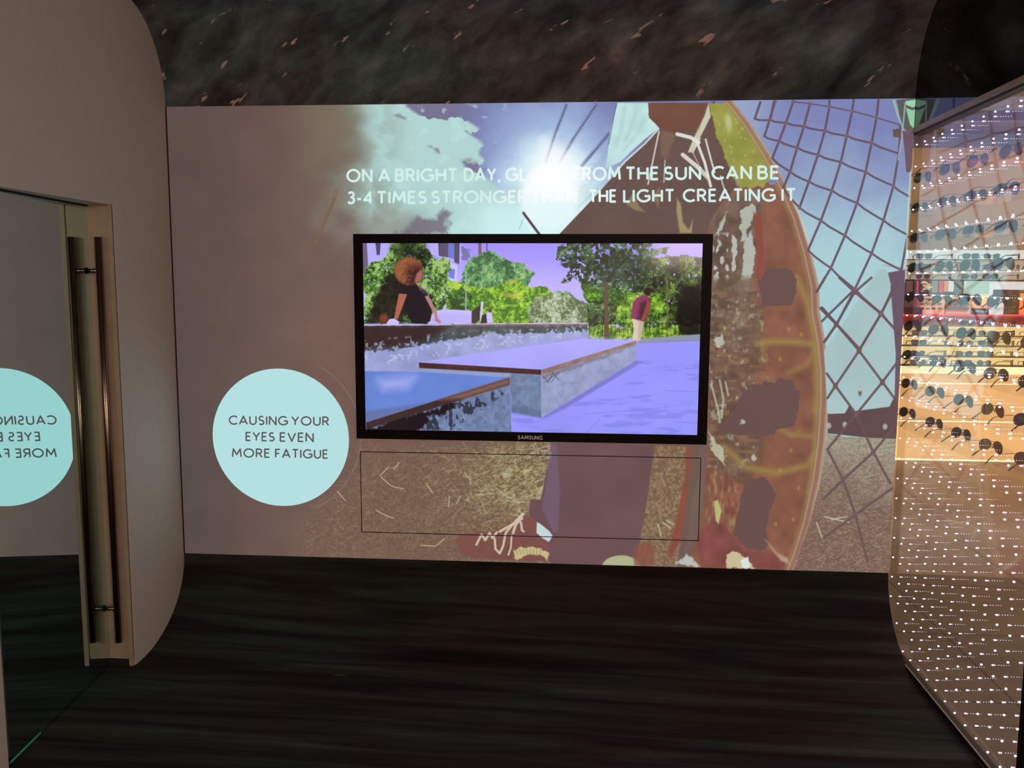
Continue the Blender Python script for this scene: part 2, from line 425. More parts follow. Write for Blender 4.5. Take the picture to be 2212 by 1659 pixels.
    # skateboard underside: olive at the nose, orange brown below, pale rim
    edge = Z8((1240, 45), (1330, 160), (1425, 310), (1505, 460), (1575, 620), (1630, 800), (1672, 1000), (1700, 1210)) + ZR((1030, 250), (1058, 430), (1068, 600), (1058, 860), (1030, 1080), (985, 1300), (890, 1532))
    edge = Z8((1240, 45), (1330, 160), (1425, 310), (1505, 460), (1575, 620), (1630, 800), (1668, 980)) + ZR((1020, 180), (1048, 330), (1066, 500), (1066, 650), (1052, 860), (1025, 1060), (975, 1290), (925, 1450), (890, 1540))
    inner = ZR((330, 1530), (400, 1300), (440, 900), (450, 400)) + Z8((1140, 712), (1180, 560), (1262, 470))
    c.poly(edge[3:] + inner, (134, 90, 72), 1, 2, tex=mott(34, .16, 50))
    c.poly(Z8((1118, 52), (1240, 48), (1330, 160), (1425, 310), (1470, 390), (1400, 470), (1290, 482), (1250, 440), (1215, 360), (1195, 300), (1170, 240), (1150, 190), (1132, 110)), (150, 150, 74), 1, 2, rough=5, rs=9, tex=mott(26, .10, 52))
    c.blob(1050 + 1220 / 2.3284, 200 + 150 / 2.3284, 7, 18, (196, 200, 160), .7, .6, -8)
    rs_ = random.Random(4)
    for i in range(40):
        x, y = rs_.uniform(1160, 1400), rs_.uniform(80, 430)
        if x < 1130 + (y - 60) * .33 or x > 1230 + (y - 60) * .62: continue
        c.blob(1050 + x / 2.3284, 200 + y / 2.3284, 2.4, 2.4, (184, 186, 120), .6, .5)
    # inside of the board: torn bright patches on a murky ground
    c.poly(Z8((1140, 710), (1165, 600), (1230, 520), (1330, 480), (1400, 500), (1385, 700), (1395, 1000), (1380, 1304), (1128, 1304)), (112, 92, 80), 1, 5, tex=mott(24, .30, 54))
    pale = (188, 196, 184)
    for pts in (((1275, 600), (1335, 560), (1360, 610), (1335, 660), (1300, 690), (1320, 740), (1285, 750)), ((1300, 760), (1330, 690), (1350, 760), (1352, 860), (1330, 960), (1300, 1070), (1270, 1050), (1262, 960), (1290, 920)), ((1240, 1190), (1300, 1100), (1330, 1060), (1320, 1150), (1270, 1190)), ((1150, 720), (1175, 650), (1215, 600), (1190, 680)), ((1150, 790), (1170, 730), (1180, 760)), ((1145, 930), (1160, 890), (1170, 950), (1150, 990))):
        c.poly(Z8(*pts), pale, .85, 3, rough=7, rs=12, seed=60)
    k, m = c.mask(Z8((1140, 712), (1290, 700), (1290, 1300), (1130, 1300)), 8)
    c.put(k, m * ss(.60, .68, fbm(X[k] / 13, Y[k] / 20, 71, 3)) * .75, (206, 214, 206))
    c.poly(Z8((1345, 600), (1385, 610), (1400, 800), (1385, 1000), (1350, 1170), (1330, 1190), (1352, 1000), (1360, 800)), (146, 72, 66), .8, 4)
    # orange body below: murk, window-like dark stains, olive streaks
    c.poly(ZR((450, 0), (700, 0), (720, 330), (690, 560), (740, 900), (640, 1100), (450, 1000), (440, 400)), (112, 88, 74), .85, 16, tex=mott(22, .3, 80))
    k, m = c.mask(ZR((440, 60), (720, 60), (760, 500), (700, 900), (600, 1060), (440, 1000)), 12)
    nv = fbm(X[k] / 22, Y[k] / 8, 83, 4); nw = fbm(X[k] / 9, Y[k] / 12, 84, 4)
    c.put(k, m * ss(.52, .70, nv) * .45, (146, 124, 92)); c.put(k, m * ss(.64, .74, nw) * .5, (180, 180, 158)); c.put(k, m * ss(.44, .28, nv) * .5, (100, 76, 68))
    k, m = c.mask(ZR((440, 1000), (640, 1060), (600, 1500), (420, 1500)), 12)
    nv = fbm(X[k] / 7, Y[k] / 24, 85, 4)
    c.put(k, m * ss(.56, .70, nv) * .5, (176, 150, 110)); c.put(k, m * ss(.42, .30, nv) * .5, (112, 64, 58))
    olive = (156, 134, 74)
    for pts, w, a in ((((700, 345), (800, 335), (980, 345)), 12, .8), (((730, 330), (730, 440)), 10, .45), (((905, 0), (960, 120), (1000, 300), (1018, 520), (1010, 700)), 15, .7), (((860, 500), (960, 460), (1000, 380)), 10, .5), (((520, 890), (640, 1000), (800, 1030), (960, 990), (1005, 930)), 12, .75), (((1010, 700), (1000, 900), (970, 1130)), 9, .6), (((800, 790), (880, 830), (990, 835)), 7, .7), (((880, 830), (930, 800)), 5, .5)):
        c.line(ZR(*pts), w, olive, a, 12)
    stain = (106, 80, 78)
    c.poly(Z8((1385, 940), (1405, 885), (1490, 885), (1545, 900), (1560, 950), (1545, 1030), (1540, 1070), (1400, 1075), (1390, 1010)), stain, 1, 2, rough=3, rs=8)
    c.poly(ZR((735, 170), (700, 10), (905, 0), (905, 60), (885, 130), (740, 140)), stain, 1, 2, rough=3, rs=8)
    sk1 = ZR((620, 600), (665, 590), (668, 560), (720, 565), (735, 545), (790, 555), (805, 530), (885, 540), (900, 590), (925, 600), (918, 690), (900, 750), (880, 790), (800, 800), (790, 830), (590, 830), (480, 800), (560, 740))
    c.poly(sk1, stain, 1, 2, rough=3, rs=7)
    c.poly(ZR((625, 1110), (660, 1060), (745, 1050), (770, 1100), (795, 1140), (770, 1220), (745, 1330), (760, 1400), (740, 1440), (640, 1430), (570, 1350), (590, 1260)), stain, 1, 2, rough=4, rs=9)
    c.poly(ZR((400, 1530), (380, 1390), (470, 1250), (560, 1350), (640, 1440), (760, 1440), (870, 1500), (890, 1540)), (130, 76, 72), 1, 8, tex=mott(30, .14, 82))
    c.poly(ZR((470, 1180), (490, 1170), (508, 1230), (495, 1300), (478, 1280)), (190, 190, 120), .9, 3)
    for pts in (((500, 540), (520, 640), (510, 740)), ((455, 560), (490, 690), (500, 760)), ((530, 550), (545, 620))):
        c.line(ZR(*pts), 4, (190, 196, 178), .75, 3)
    c.poly(ZR((440, 810), (480, 870), (520, 900), (530, 990), (490, 960), (455, 900)), (192, 198, 170), .8, 3, rough=5, rs=9)
    for x, y, s in ((500, 340, 14), (590, 632, 3), (680, 950, 6), (620, 760, 7)):
        c.poly(ZR((x - 2.2 * s, y - s), (x, y - 2.6 * s), (x + 2.4 * s, y - .6 * s), (x + s, y + 2 * s), (x - 1.6 * s, y + 1.4 * s)), (200, 208, 194), .75, 3, rough=s * .8, rs=6)
    for x, y in ((818, 430), (888, 1275), (795, 1300), (915, 1110), (865, 270), (820, 1015), (875, 910), (930, 300)):
        c.blob(1350 + x / 2.44, 600 + y / 2.44, 3.2, 4.4, (168, 142, 70), .7, .7)
    c.poly(ZR((540, 1530), (535, 1460), (570, 1440), (600, 1450), (690, 1530)), (206, 200, 160), .9, 3, rough=6, rs=9)
    c.poly(ZR((610, 1490), (650, 1470), (660, 1530), (620, 1530)), (214, 232, 226), .9, 2)
    c.poly(ZR((740, 1380), (800, 1450), (860, 1480), (880, 1520), (820, 1490)), (200, 180, 150), .7, 6)
    c.line(edge, 5.5, (198, 168, 140), .75, 3)
    c.line([(x - 9, y + 1) for x, y in edge], 14, (152, 116, 98), .75, 4)
    c.line([(x - 13, y + 1) for x, y in edge], 3, (190, 164, 138), .6, 2)
    c.line([(x - 19, y + 1) for x, y in edge[3:]], 6, (150, 132, 84), .5, 5)
    # sky, van and ground behind the net at the right
    right = [(x + 3, y) for x, y in edge] + [(1935, 1260), (1990, 1250), (1990, 200), (1600, 200)]
    def rsky(Xa, Ya, col):
        n = fbm(Xa / 70, Ya / 60, 90, 4)
        t1 = ss(230, 560, Ya + (n - .5) * 130 - (Xa - 1750) * .12)
        o = mixc((126, 132, 182), (168, 206, 212), t1)
        o = mixc(o, (160, 180, 206), (1 - ss(1600, 1720, Xa)) * (1 - ss(240, 420, Ya)) * .7)
        return o
    c.poly(right, (0, 0, 0), 1, 1.5, tex=rsky)
    # white van body with dark sill
    c.poly(Z8((2005, 880), (1970, 900), (1700, 1300)) + ZR((1060, 560), (1068, 715), (1200, 705), (1400, 680), (1432, 600), (1408, 100), (1400, 0)), (166, 194, 196), 1, 2, tex=mott(80, .04, 91))
    c.poly(ZR((1070, 718), (1160, 715), (1185, 672), (1200, 705), (1395, 680), (1440, 590), (1480, 590), (1480, 852), (1290, 845), (1068, 820)), (96, 74, 76), 1, 2)
    c.poly(Z8((2022, 905), (2110, 890), (2088, 1304), (2062, 1304), (2046, 1000)), (104, 84, 104), 1, 2)
    c.poly(ZR((1400, 40), (1490, 20), (1480, 660), (1422, 640), (1428, 400)), (104, 84, 100), 1, 2)
    c.line(Z8((2000, 868), (2110, 886)), 4, (172, 176, 178), .9)
    c.blob(1350 + 1240 / 2.44, 600 + 600 / 2.44, 4, 10, (120, 90, 80), .9, .3)
    c.blob(1350 + 1240 / 2.44, 600 + 588 / 2.44, 4, 5, (200, 206, 200), .8, .3)
    for x, y in ((1076, 780), (1160, 775), (1372, 785)):
        c.blob(1350 + x / 2.44, 600 + y / 2.44, 5, 6.5, (176, 178, 172), .85, .25)
    def ground(Xa, Ya, col):
        n = fbm(Xa / 3.4 + Ya / 7, Ya / 2.2, 95, 4); n_ = fbm(Xa / 50, Ya / 40, 96, 3)
        o = mixc((160, 156, 138), (126, 100, 86), ss(960, 1130, Ya + (n_ - .5) * 120))
        o = mixc(o, (176, 164, 144), ss(.54, .72, n) * .42)
        return mixc(o, (110, 86, 76), ss(.50, .32, n) * .42)
    c.poly(ZR((1066, 822), (1160, 838), (1290, 845), (1480, 852), (1480, 1100), (1480, 1570), (888, 1545), (975, 1290), (1030, 1080)), (0, 0, 0), 1, 2, tex=ground)
    for i in range(330):
        x, y = rs_.uniform(1000, 1400), rs_.uniform(1050, 1540)
        if x < 1040 - max(0, y - 1080) * .33: continue
        L, a = rs_.uniform(10, 36), rs_.uniform(-.6, .9)
        c.line(ZR((x, y), (x + L * math.cos(a), y - L * math.sin(a))), 1.5, (166, 146, 128) if i % 3 else (98, 74, 66), .5)
    for pts in (((1010, 1290), (1040, 1370)), ((1050, 1260), (1180, 1290)), ((1090, 1275), (1170, 1260))):
        c.line(ZR(*pts), 3, (196, 190, 168), .8)
    # chain links
    link = (100, 82, 98)
    rows = [[(1395, 40), (1455, 42), (1545, 45), (1630, 55), (1728, 70), (1842, 92), (1965, 125), (2085, 162)],
            [(1352, 130), (1430, 136), (1510, 150), (1600, 168), (1705, 190), (1815, 216), (1940, 252), (2078, 305)],
            [(1400, 218), (1475, 242), (1565, 276), (1670, 312), (1785, 348), (1910, 398), (2050, 468), (2130, 522)],
            [(1440, 330), (1530, 397), (1625, 447), (1740, 492), (1867, 555), (2000, 642), (2122, 715)],
            [(1495, 480), (1577, 578), (1685, 642), (1806, 718), (1940, 808), (2090, 892)],
            [(1620, 792), (1735, 882), (1856, 988), (1990, 1110), (2092, 1222)]]
    for r_ in rows[1:]:
        q = []
        for (ax, ay), (bx, by) in zip(r_[:-1], r_[1:]):
            q += [(ax, ay), (ax + (bx - ax) * .3, ay + (by - ay) * .3 + 6), (ax + (bx - ax) * .8, ay + (by - ay) * .8 + 3)]
        c.line(Z8(*(q + [r_[-1]])), 4.4, link, .95)
    c.line(Z8(*rows[0][2:]), 3.2, link, .85)
    ch = [[(1455, 42), (1410, 190), (1400, 218)], [(1380, 48), (1352, 130)], [(1545, 45), (1510, 150), (1475, 242), (1440, 330)], [(1630, 55), (1600, 168), (1565, 276), (1530, 397), (1495, 480)],
          [(1728, 40), (1728, 70), (1705, 190), (1670, 312), (1625, 447), (1577, 578)], [(1850, 36), (1842, 92), (1815, 216), (1785, 348), (1740, 492), (1685, 642), (1620, 792)],
          [(1975, 36), (1965, 125), (1940, 252), (1910, 398), (1867, 555), (1806, 718), (1735, 882), (1665, 1000)], [(2085, 162), (2078, 305), (2050, 468), (2000, 642), (1940, 808), (1856, 988), (1765, 1165), (1700, 1255)],
          [(2122, 715), (2090, 892), (1990, 1110), (1880, 1290)], [(1690, 1080), (1765, 1165), (1880, 1290)], [(1856, 988), (1690, 1150)], [(1430, 136), (1450, 40)]]
    for q in ch: c.line(Z8(*q), 5.0, link, .95)
    for q in ([(1440, 20), (1350, 190), (1235, 385), (1110, 570), (1068, 635)], [(1010, 75), (1055, 0)], [(1212, 75), (1350, 190), (1455, 305)], [(1130, 0), (1212, 75), (1115, 245), (1055, 335)],
              [(1300, 0), (1212, 75)], [(1030, 160), (1115, 245), (1235, 385), (1358, 550), (1440, 660)], [(1440, 440), (1358, 550), (1220, 720), (1068, 905)], [(1065, 505), (1110, 570), (1220, 720), (1310, 920), (1400, 1085)],
              [(1068, 905), (1150, 1065), (1215, 1250), (1280, 1500)], [(1425, 780), (1310, 920), (1150, 1065), (1045, 1170)], [(1410, 1110), (1215, 1250), (1050, 1370)], [(1115, 245), (1040, 170)]):
        c.line(ZR(*q), 5.2, (104, 82, 84), .92)
        for x, y in q[1:-1]: c.blob(1350 + x / 2.44, 600 + y / 2.44, 5, 6.5, (112, 88, 88), .9, .3, 20)
    for r_ in rows:
        for x, y in r_[1:-1]: c.blob(1050 + x / 2.3284, 200 + y / 2.3284, 3.6, 4.6, (122, 98, 110), .9, .4)
    # post with a pale green leaf shape at the upper right corner
    c.poly([(1938, 216), (1986, 210), (1984, 330), (1970, 292), (1952, 275), (1944, 250)], (96, 92, 92), 1, 2)
    c.poly([(1928, 216), (1934, 215), (1948, 268), (1962, 296), (1955, 290), (1938, 250)], (150, 190, 176), .9, 2)
    c.poly([(1956, 218), (1982, 214), (1980, 228), (1972, 232), (1958, 226)], (156, 212, 176), 1, 2)
    c.poly([(1957, 232), (1972, 238), (1981, 234), (1979, 284), (1966, 268)], (148, 204, 164), 1, 2)
    c.line([(1956, 222), (1952, 262), (1948, 300), (1941, 345)], 3.5, (150, 176, 172), .9)
    c.poly([(1950, 282), (1972, 285), (1974, 340), (1967, 372), (1958, 372), (1955, 330)], (108, 84, 98), 1, 2)
    c.poly([(1929, 279), (1946, 277), (1947, 296), (1930, 296)], (106, 84, 84), 1, 2)
    c.line([(1968, 372), (1962, 470), (1958, 590)], 5, (176, 218, 220), .7, 2)
    # lower part: dry grass, trouser leg, shoe
    def grass(Xa, Ya, col):
        n = fbm(Xa / 3.6 + Ya / 9, Ya / 3.2 - Xa / 14, 101, 3); n_ = fbm(Xa / 45, Ya / 40, 102, 3)
        o = mixc((122, 96, 80), (138, 118, 82), ss(850, 1150, Xa + (n_ - .5) * 200) * (1 - ss(1090, 1170, Ya)))
        o = mixc(o, (104, 80, 68), ss(.48, .30, n) * .55)
        return mixc(o, (166, 150, 112), ss(.56, .74, n) * (.22 + .5 * ss(950, 1130, Xa)))
    gp = [(770, 955), (1190, 960), (1192, 1240), (640, 1215), (660, 1140), (720, 1060), (760, 1000)]
    c.poly(gp, (0, 0, 0), .85, 90, tex=grass)
    for i in range(1100):
        x = rs_.uniform(660, 1185) if i % 3 else 1190 - 260 * rs_.random() ** 1.4; y = rs_.uniform(965, 1200)
        if x < 760 and y < 1040: continue
        L, a = rs_.uniform(5, 24) * (1.2 if x > 1000 else .8), rs_.choice((rs_.uniform(-.5, .9), rs_.uniform(-1.4, 2.2)))
        b = .22 + .55 * float(ss(900, 1120, x + rs_.uniform(-60, 60))) * float(1 - ss(1080, 1180, y + rs_.uniform(-30, 30)))
        col = (146 + 60 * b, 128 + 70 * b, 100 + 60 * b) if i % 4 else (98, 74, 64)
        c.line([(x, y), (x + L * math.cos(a) * .5, y - L * math.sin(a) * .5), (x + L * math.cos(a + .1), y - L * math.sin(a + .1))], 1.1 + 1.0 * b, col, .35 + .35 * b)
    for pts in (((380, 310), (440, 250)), ((475, 265), (510, 220)), ((355, 545), (400, 570), (470, 600)), ((90, 415), (145, 480)), ((390, 320), (460, 380), (540, 400)), ((700, 370), (740, 425)), ((960, 290), (1000, 340), (1000, 370)), ((660, 785), (760, 790), (820, 740)), ((855, 450), (850, 520)), ((905, 500), (930, 450)), ((1180, 395), (1230, 440)), ((1040, 440), (1160, 430)), ((1240, 480), (1380, 490))):
        c.line(ZB_(*pts), 2.4, (190, 178, 148), .8)
    for pts in (((1215, 290), (1240, 330), (1270, 350), (1290, 240), (1250, 260)), ((1290, 200), (1330, 260), (1440, 280), (1360, 300)), ((1180, 400), (1260, 440), (1300, 430), (1280, 470)), ((1440, 470), (1530, 300), (1545, 330), (1480, 480)), ((1320, 520), (1350, 530), (1340, 570), (1310, 560))):
        c.poly(ZB_(*pts), (196, 196, 156), .6, 3, rough=8, rs=8)
    k, m = c.mask(ZB_((1150, 90), (1550, 90), (1540, 330), (1480, 480), (1200, 520), (1050, 420)), 20)
    nn = fbm(X[k] / 6 + Y[k] / 9, Y[k] / 5, 120, 3)
    c.put(k, m * ss(.5, .68, nn) * .35, (178, 170, 116)); c.put(k, m * ss(.44, .30, nn) * .4, (112, 92, 64))
    leg = [(1190, 956), (1416, 962), (1408, 1000), (1400, 1060), (1392, 1120), (1384, 1180), (1372, 1222), (1190, 1218), (1168, 1150), (1142, 1110), (1146, 1078), (1168, 1080), (1180, 1020), (1192, 985)]
    c.poly(leg, (110, 82, 84), 1, 2, tex=mott(70, .06, 130))
    c.poly([(1190, 958), (1202, 958), (1210, 1060), (1206, 1150), (1196, 1150), (1170, 1100), (1182, 1030)], (120, 98, 122), .7, 5)
    c.poly([(1416, 962), (1490, 966), (1480, 1110), (1462, 1228), (1372, 1222), (1392, 1120)], (132, 108, 84), 1, 2, tex=mott(4, .3, 131, 3))
    c.poly(ZR((325, 890), (350, 890), (335, 1100), (300, 1380), (240, 1480), (225, 1460), (270, 1300), (315, 1050)), (138, 74, 62), .85, 4)
    c.poly(ZR((352, 890), (395, 890), (385, 1050), (345, 1220), (320, 1420), (280, 1500), (300, 1380), (335, 1100)), (110, 88, 76), .8, 4)
    for q in ([(160, 890), (200, 1010), (250, 1200)], [(270, 890), (190, 1000), (140, 1040)], [(300, 1045), (215, 1110)]):
        c.line(ZR(*q), 3.2, (120, 94, 80), .9)
    for pts in (((175, 1300), (190, 1360)), ((200, 1290), (240, 1320)), ((220, 1280), (255, 1300))):
        c.line(ZR(*pts), 3, (190, 200, 170), .7)
    c.poly(ZB_((890, 760), (920, 715), (1050, 690), (1160, 690), (1260, 640), (1370, 580), (1420, 600), (1450, 640), (1460, 700), (1530, 760), (1530, 890), (1250, 885), (1020, 872), (930, 830)), (126, 82, 76), 1, 2, tex=mott(40, .06, 132))
    lace = (202, 190, 166)
    for pts, w in ((((1040, 780), (1075, 710), (1100, 750), (1130, 700), (1150, 735), (1180, 695)), 5), (((1165, 740), (1170, 810), (1200, 840), (1222, 790), (1240, 700), (1290, 640), (1350, 580)), 5), (((1280, 720), (1275, 800), (1258, 850)), 4), (((1200, 690), (1290, 640), (1360, 570)), 6), (((1290, 700), (1310, 640), (1350, 600)), 6), (((1345, 630), (1350, 680), (1362, 690)), 5)):
        c.line(ZB_(*pts), w, lace, .95)
    c.poly(ZB_((1452, 625), (1480, 640), (1540, 690), (1560, 720), (1535, 762), (1490, 735), (1450, 700)), (196, 214, 216), 1, 2)
    c.poly(ZB_((1290, 820), (1340, 800), (1480, 800), (1530, 840), (1525, 892), (1480, 850), (1380, 850), (1310, 888)), (196, 184, 134), 1, 3, rough=4, rs=9)
    for i in range(8):
        c.line(ZB_((1310 + i * 24, 812), (1320 + i * 22, 846)), 1.5, (140, 110, 80), .7)
    c.blob(1342, 1226, 42, 26, (174, 178, 140), 1, .06)
    c.poly(ZB_((2110, 850), (2120, 790), (2212, 760), (2260, 800), (2250, 925), (2120, 925)), (136, 84, 72), .8, 6)
    c.poly(ZR((270, 1510), (330, 1455), (400, 1530)), (196, 204, 196), .85, 4, rough=6, rs=9)
    # soft ring around the caption disc
    rr = np.hypot(X - 607, Y - 943)
    c.put(full, ss(1, 0, np.abs(rr - 160) / 14) * (X > 520) * .35, (112, 86, 80))
    c.put(full, ss(1, 0, np.abs(rr - 172) / 2) * (X > 690) * .35, (160, 140, 128))
    return c

def paint_screen(x0, x1, z0, z1, Y):
    c = Canvas(x0, x1, z0, z1, Y, 1180, 664)
    X, Yy = c.X, c.Y
    T = lambda *p: [(740 + x / 2.6976, 480 + y / 2.6976) for x, y in p]
    U, V = (X - 740) * 2.6976, (Yy - 480) * 2.6976
    full = (slice(0, c.h), slice(0, c.w))
    def mixc(a, b, t): return np.asarray(a, np.float32) * (1 - t[..., None]) + np.asarray(b, np.float32) * t[..., None]
    c.c[:] = mixc((158, 142, 250), (190, 178, 254), ss(120, 420, V))
    # buildings
    c.poly(T((110, 110), (140, 110), (150, 300), (110, 300)), (108, 96, 122))
    c.poly(T((140, 110), (320, 110), (320, 260), (150, 260)), (182, 172, 250))
    c.poly(T((190, 110), (222, 110), (216, 190), (198, 190)), (78, 70, 108))
    c.poly(T((400, 110), (690, 110), (690, 245), (640, 235), (500, 180), (400, 160)), (184, 170, 252))
    c.poly(T((556, 110), (616, 110), (616, 205), (560, 195)), (84, 76, 106))
    c.poly(T((616, 110), (650, 110), (650, 215), (616, 205)), (104, 118, 204))
    c.poly(T((650, 110), (682, 110), (680, 245), (650, 232)), (72, 70, 104))
    c.poly(T((560, 210), (670, 250), (660, 480), (590, 500), (560, 400)), (192, 196, 250))
    c.poly(T((618, 265), (655, 275), (650, 330), (618, 320)), (110, 124, 220))
    for x in (785, 826): c.line(T((x + 14, 110), (x + 16, 205)), 7 if x < 800 else 3, (116, 84, 100))
    c.poly(T((690, 140), (745, 150), (740, 210), (700, 215)), (104, 104, 150), .8, 3, rough=8, rs=8)
    # foliage helper: leafy masks with sky showing through
    def leaves(pts, dark, mid, light, seed, hole=.34, sc=7.0, rough=9, bias=0.0, edge=16):
        k, m = c.mask(T(*pts), 3, rough, edge, seed)
        Xk, Yk = X[k], Yy[k]
        n = fbm(Xk / sc, Yk / sc, seed + 3, 3); b = fbm(Xk / (sc * 4), Yk / (sc * 4), seed + 5, 3)
        v = np.clip((n * .55 + b * .6 - .12) + bias + (hnoise(Xk / 1.7, Yk / 1.7, seed + 21) - .5) * .26, 0, 1)
        col = mixc(mixc(dark, mid, ss(.30, .52, v)), light, ss(.52, .70, v))
        c.put(k, m * ss(hole - .04, hole + .02, fbm(Xk / (sc * .8), Yk / (sc * .8), seed + 8, 3)), col)
    leaves([(120, 300), (170, 240), (260, 190), (270, 118), (470, 118), (500, 190), (610, 215), (625, 300), (610, 470), (530, 590), (120, 595)], (22, 30, 16), (74, 118, 50), (160, 196, 104), 200, .26, 5.5, bias=.10)
    c.poly(T((270, 300), (380, 330), (360, 590), (160, 590), (170, 480)), (24, 18, 16), .85, 12, rough=8, rs=12)
    c.blob(740 + 385 / 2.6976, 480 + 155 / 2.6976, 34, 26, (22, 30, 16), .6, .5)
    leaves([(690, 300), (740, 215), (850, 170), (950, 215), (1060, 240), (1112, 300), (1090, 360), (980, 420), (800, 420), (690, 390)], (44, 88, 54), (84, 146, 86), (150, 190, 124), 220, .14, 5.5)
    leaves([(615, 330), (700, 350), (800, 390), (900, 360), (1000, 330), (1100, 385), (1180, 380), (1220, 430), (1100, 592), (610, 592)], (64, 112, 24), (132, 186, 44), (190, 218, 76), 240, .05, 5)
    leaves([(610, 420), (700, 380), (760, 440), (760, 520), (620, 530)], (28, 62, 20), (84, 140, 40), (150, 190, 60), 250, .2)
    for x, y in ((985, 345), (960, 425), (1010, 430)):
        c.blob(740 + x / 2.6976, 480 + y / 2.6976, 14, 5, (214, 190, 90), .5, .6)
    leaves([(1070, 500), (1120, 440), (1220, 405), (1330, 410), (1430, 470), (1500, 540), (1480, 592), (1080, 592)], (86, 104, 70), (150, 168, 130), (200, 206, 190), 260, .05, 5)
    leaves([(1380, 360), (1470, 350), (1700, 400), (1720, 600), (1430, 610), (1440, 480)], (40, 80, 14), (110, 170, 40), (176, 214, 70), 270, .1)
    leaves([(1420, 470), (1540, 440), (1620, 520), (1560, 600), (1450, 600)], (24, 34, 20), (70, 100, 50), (160, 180, 130), 275, .2)
    leaves([(1740, 230), (1860, 205), (1960, 200), (1975, 175), (2010, 210), (2110, 210), (2110, 670), (1960, 665), (1700, 640), (1690, 380)], (20, 26, 14), (62, 88, 36), (128, 156, 70), 280, .24)
    c.poly(T((1960, 400), (2110, 330), (2110, 670), (1960, 660), (1930, 560)), (20, 16, 14), .9, 14, rough=9, rs=12)
    leaves([(1600, 430), (1760, 400), (1900, 430), (1900, 520), (1720, 610), (1600, 610)], (34, 64, 14), (104, 156, 40), (170, 206, 74), 285, .22)
    leaves([(1240, 190), (1270, 130), (1300, 110), (1790, 110), (1800, 150), (1900, 140), (1880, 170), (1790, 215), (1790, 330), (1720, 385), (1620, 420), (1520, 405), (1440, 400), (1370, 330), (1250, 350), (1330, 280), (1270, 240)], (16, 34, 18), (46, 84, 44), (112, 146, 96), 290, .36, 6.5)
    c.blob(740 + 1620 / 2.6976, 480 + 270 / 2.6976, 60, 34, (20, 38, 22), .5, .5)
    c.line(T((1890, 330), (1895, 500), (1890, 650)), 4, (120, 104, 72), .8)
    c.line(T((1890, 480), (1800, 370)), 2.5, (110, 96, 66), .7); c.line(T((1890, 440), (1970, 340)), 2.5, (110, 96, 66), .7)
    leaves([(1430, 610), (1560, 605), (1700, 600), (1900, 610), (2090, 600), (2090, 668), (1700, 690), (1430, 680)], (70, 110, 30), (140, 176, 60), (196, 210, 110), 300, .0, 5)
    for i in range(26):
        x = 1440 + i * 25; c.line(T((x, 585), (x, 655)), 1.4, (26, 26, 24), .6)
    c.line(T((1430, 592), (2090, 592)), 1.4, (26, 26, 24), .5)
    c.poly(T((1960, 590), (2090, 580), (2090, 665), (1960, 655)), (22, 18, 18), .85, 6)
    c.poly(T((1522, 360), (1548, 360), (1546, 480), (1555, 682), (1526, 682), (1526, 480)), (96, 70, 56), 1, 2)
    c.poly(T((1526, 340), (1600, 250), (1560, 350)), (50, 44, 34), .8, 3)
    for x in (718,): c.line(T((x, 300), (x, 540)), 3, (150, 170, 190), .9)
    for i in range(8): c.line(T((150 + i * 26, 520), (150 + i * 26, 592)), 1.5, (60, 60, 60), .6)
    c.blob(740 + 238 / 2.6976, 480 + 560 / 2.6976, 9, 10, (150, 64, 40), .8, .5)
    # ground and concrete ledges
    c.poly(T((120, 592), (1430, 592), (1430, 680), (1710, 700), (2110, 664), (2110, 1260), (120, 1240)), (152, 152, 252), 1, 2, tex=mott(120, .05, 310))
    c.poly(T((1720, 680), (2110, 650), (2110, 690), (1720, 706)), (140, 150, 168), 1, 2)
    for (a, b) in (((1720, 704), (2100, 686)), ((1880, 980), (2090, 990)), ((1400, 1120), (1900, 1080)), ((1300, 1090), (1130, 1170)), ((1940, 1165), (2080, 1172)), ((1500, 1150), (1420, 1230))):
        c.line(T(a, b), 1.5, (116, 116, 200), .5)
    k, m = c.mask(T((985, 1110), (1720, 810), (2080, 800), (2070, 1240), (985, 1220)), 6)
    c.put(k, m * ss(.56, .72, fbm(X[k] / 60, Yy[k] / 9, 315, 4)) * .4, (120, 118, 214))
    # rear ledge
    c.poly(T((120, 592), (1430, 586), (1432, 612), (120, 612)), (196, 190, 236), 1, 1.5)
    c.poly(T((120, 600), (1428, 600), (1430, 672), (1270, 700), (860, 760), (480, 830), (440, 870), (120, 870)), (150, 158, 206), 1, 2, tex=mott(24, .10, 320))
    c.poly(T((120, 602), (1428, 596), (1424, 632), (1200, 640), (840, 656), (600, 690), (330, 742), (120, 752)), (66, 74, 80), 1, 3, rough=6, rs=8, tex=mott(14, .34, 322))
    c.poly(T((120, 602), (640, 600), (580, 640), (480, 690), (300, 722), (120, 735)), (54, 34, 34), .9, 14)
    c.line(T((120, 600), (700, 597), (1428, 593)), 2.2, (206, 200, 244), .9)
    c.line(T((640, 602), (1425, 598)), 5, (112, 84, 84), .75)
    k, m = c.mask(T((120, 690), (700, 640), (1420, 600), (1420, 660), (800, 740), (120, 850)), 8)
    c.put(k, m * ss(.60, .66, fbm(X[k] / 6, Yy[k] / 8, 330, 3)) * .6, (190, 200, 230))
    c.poly(T((440, 830), (830, 766), (1270, 698), (1430, 668), (1700, 690), (1160, 700)), (158, 158, 244), .8, 10)
    # 24 inch scrawl on the ledge
    for q in ([(277, 784), (284, 776), (294, 776), (297, 784), (286, 800), (276, 808), (298, 804)], [(306, 776), (301, 794), (320, 790)], [(316, 778), (308, 812)], [(324, 770), (324, 777)], [(330, 768), (330, 775)]):
        c.line(T(*q), 1.3, (216, 220, 246), .9)
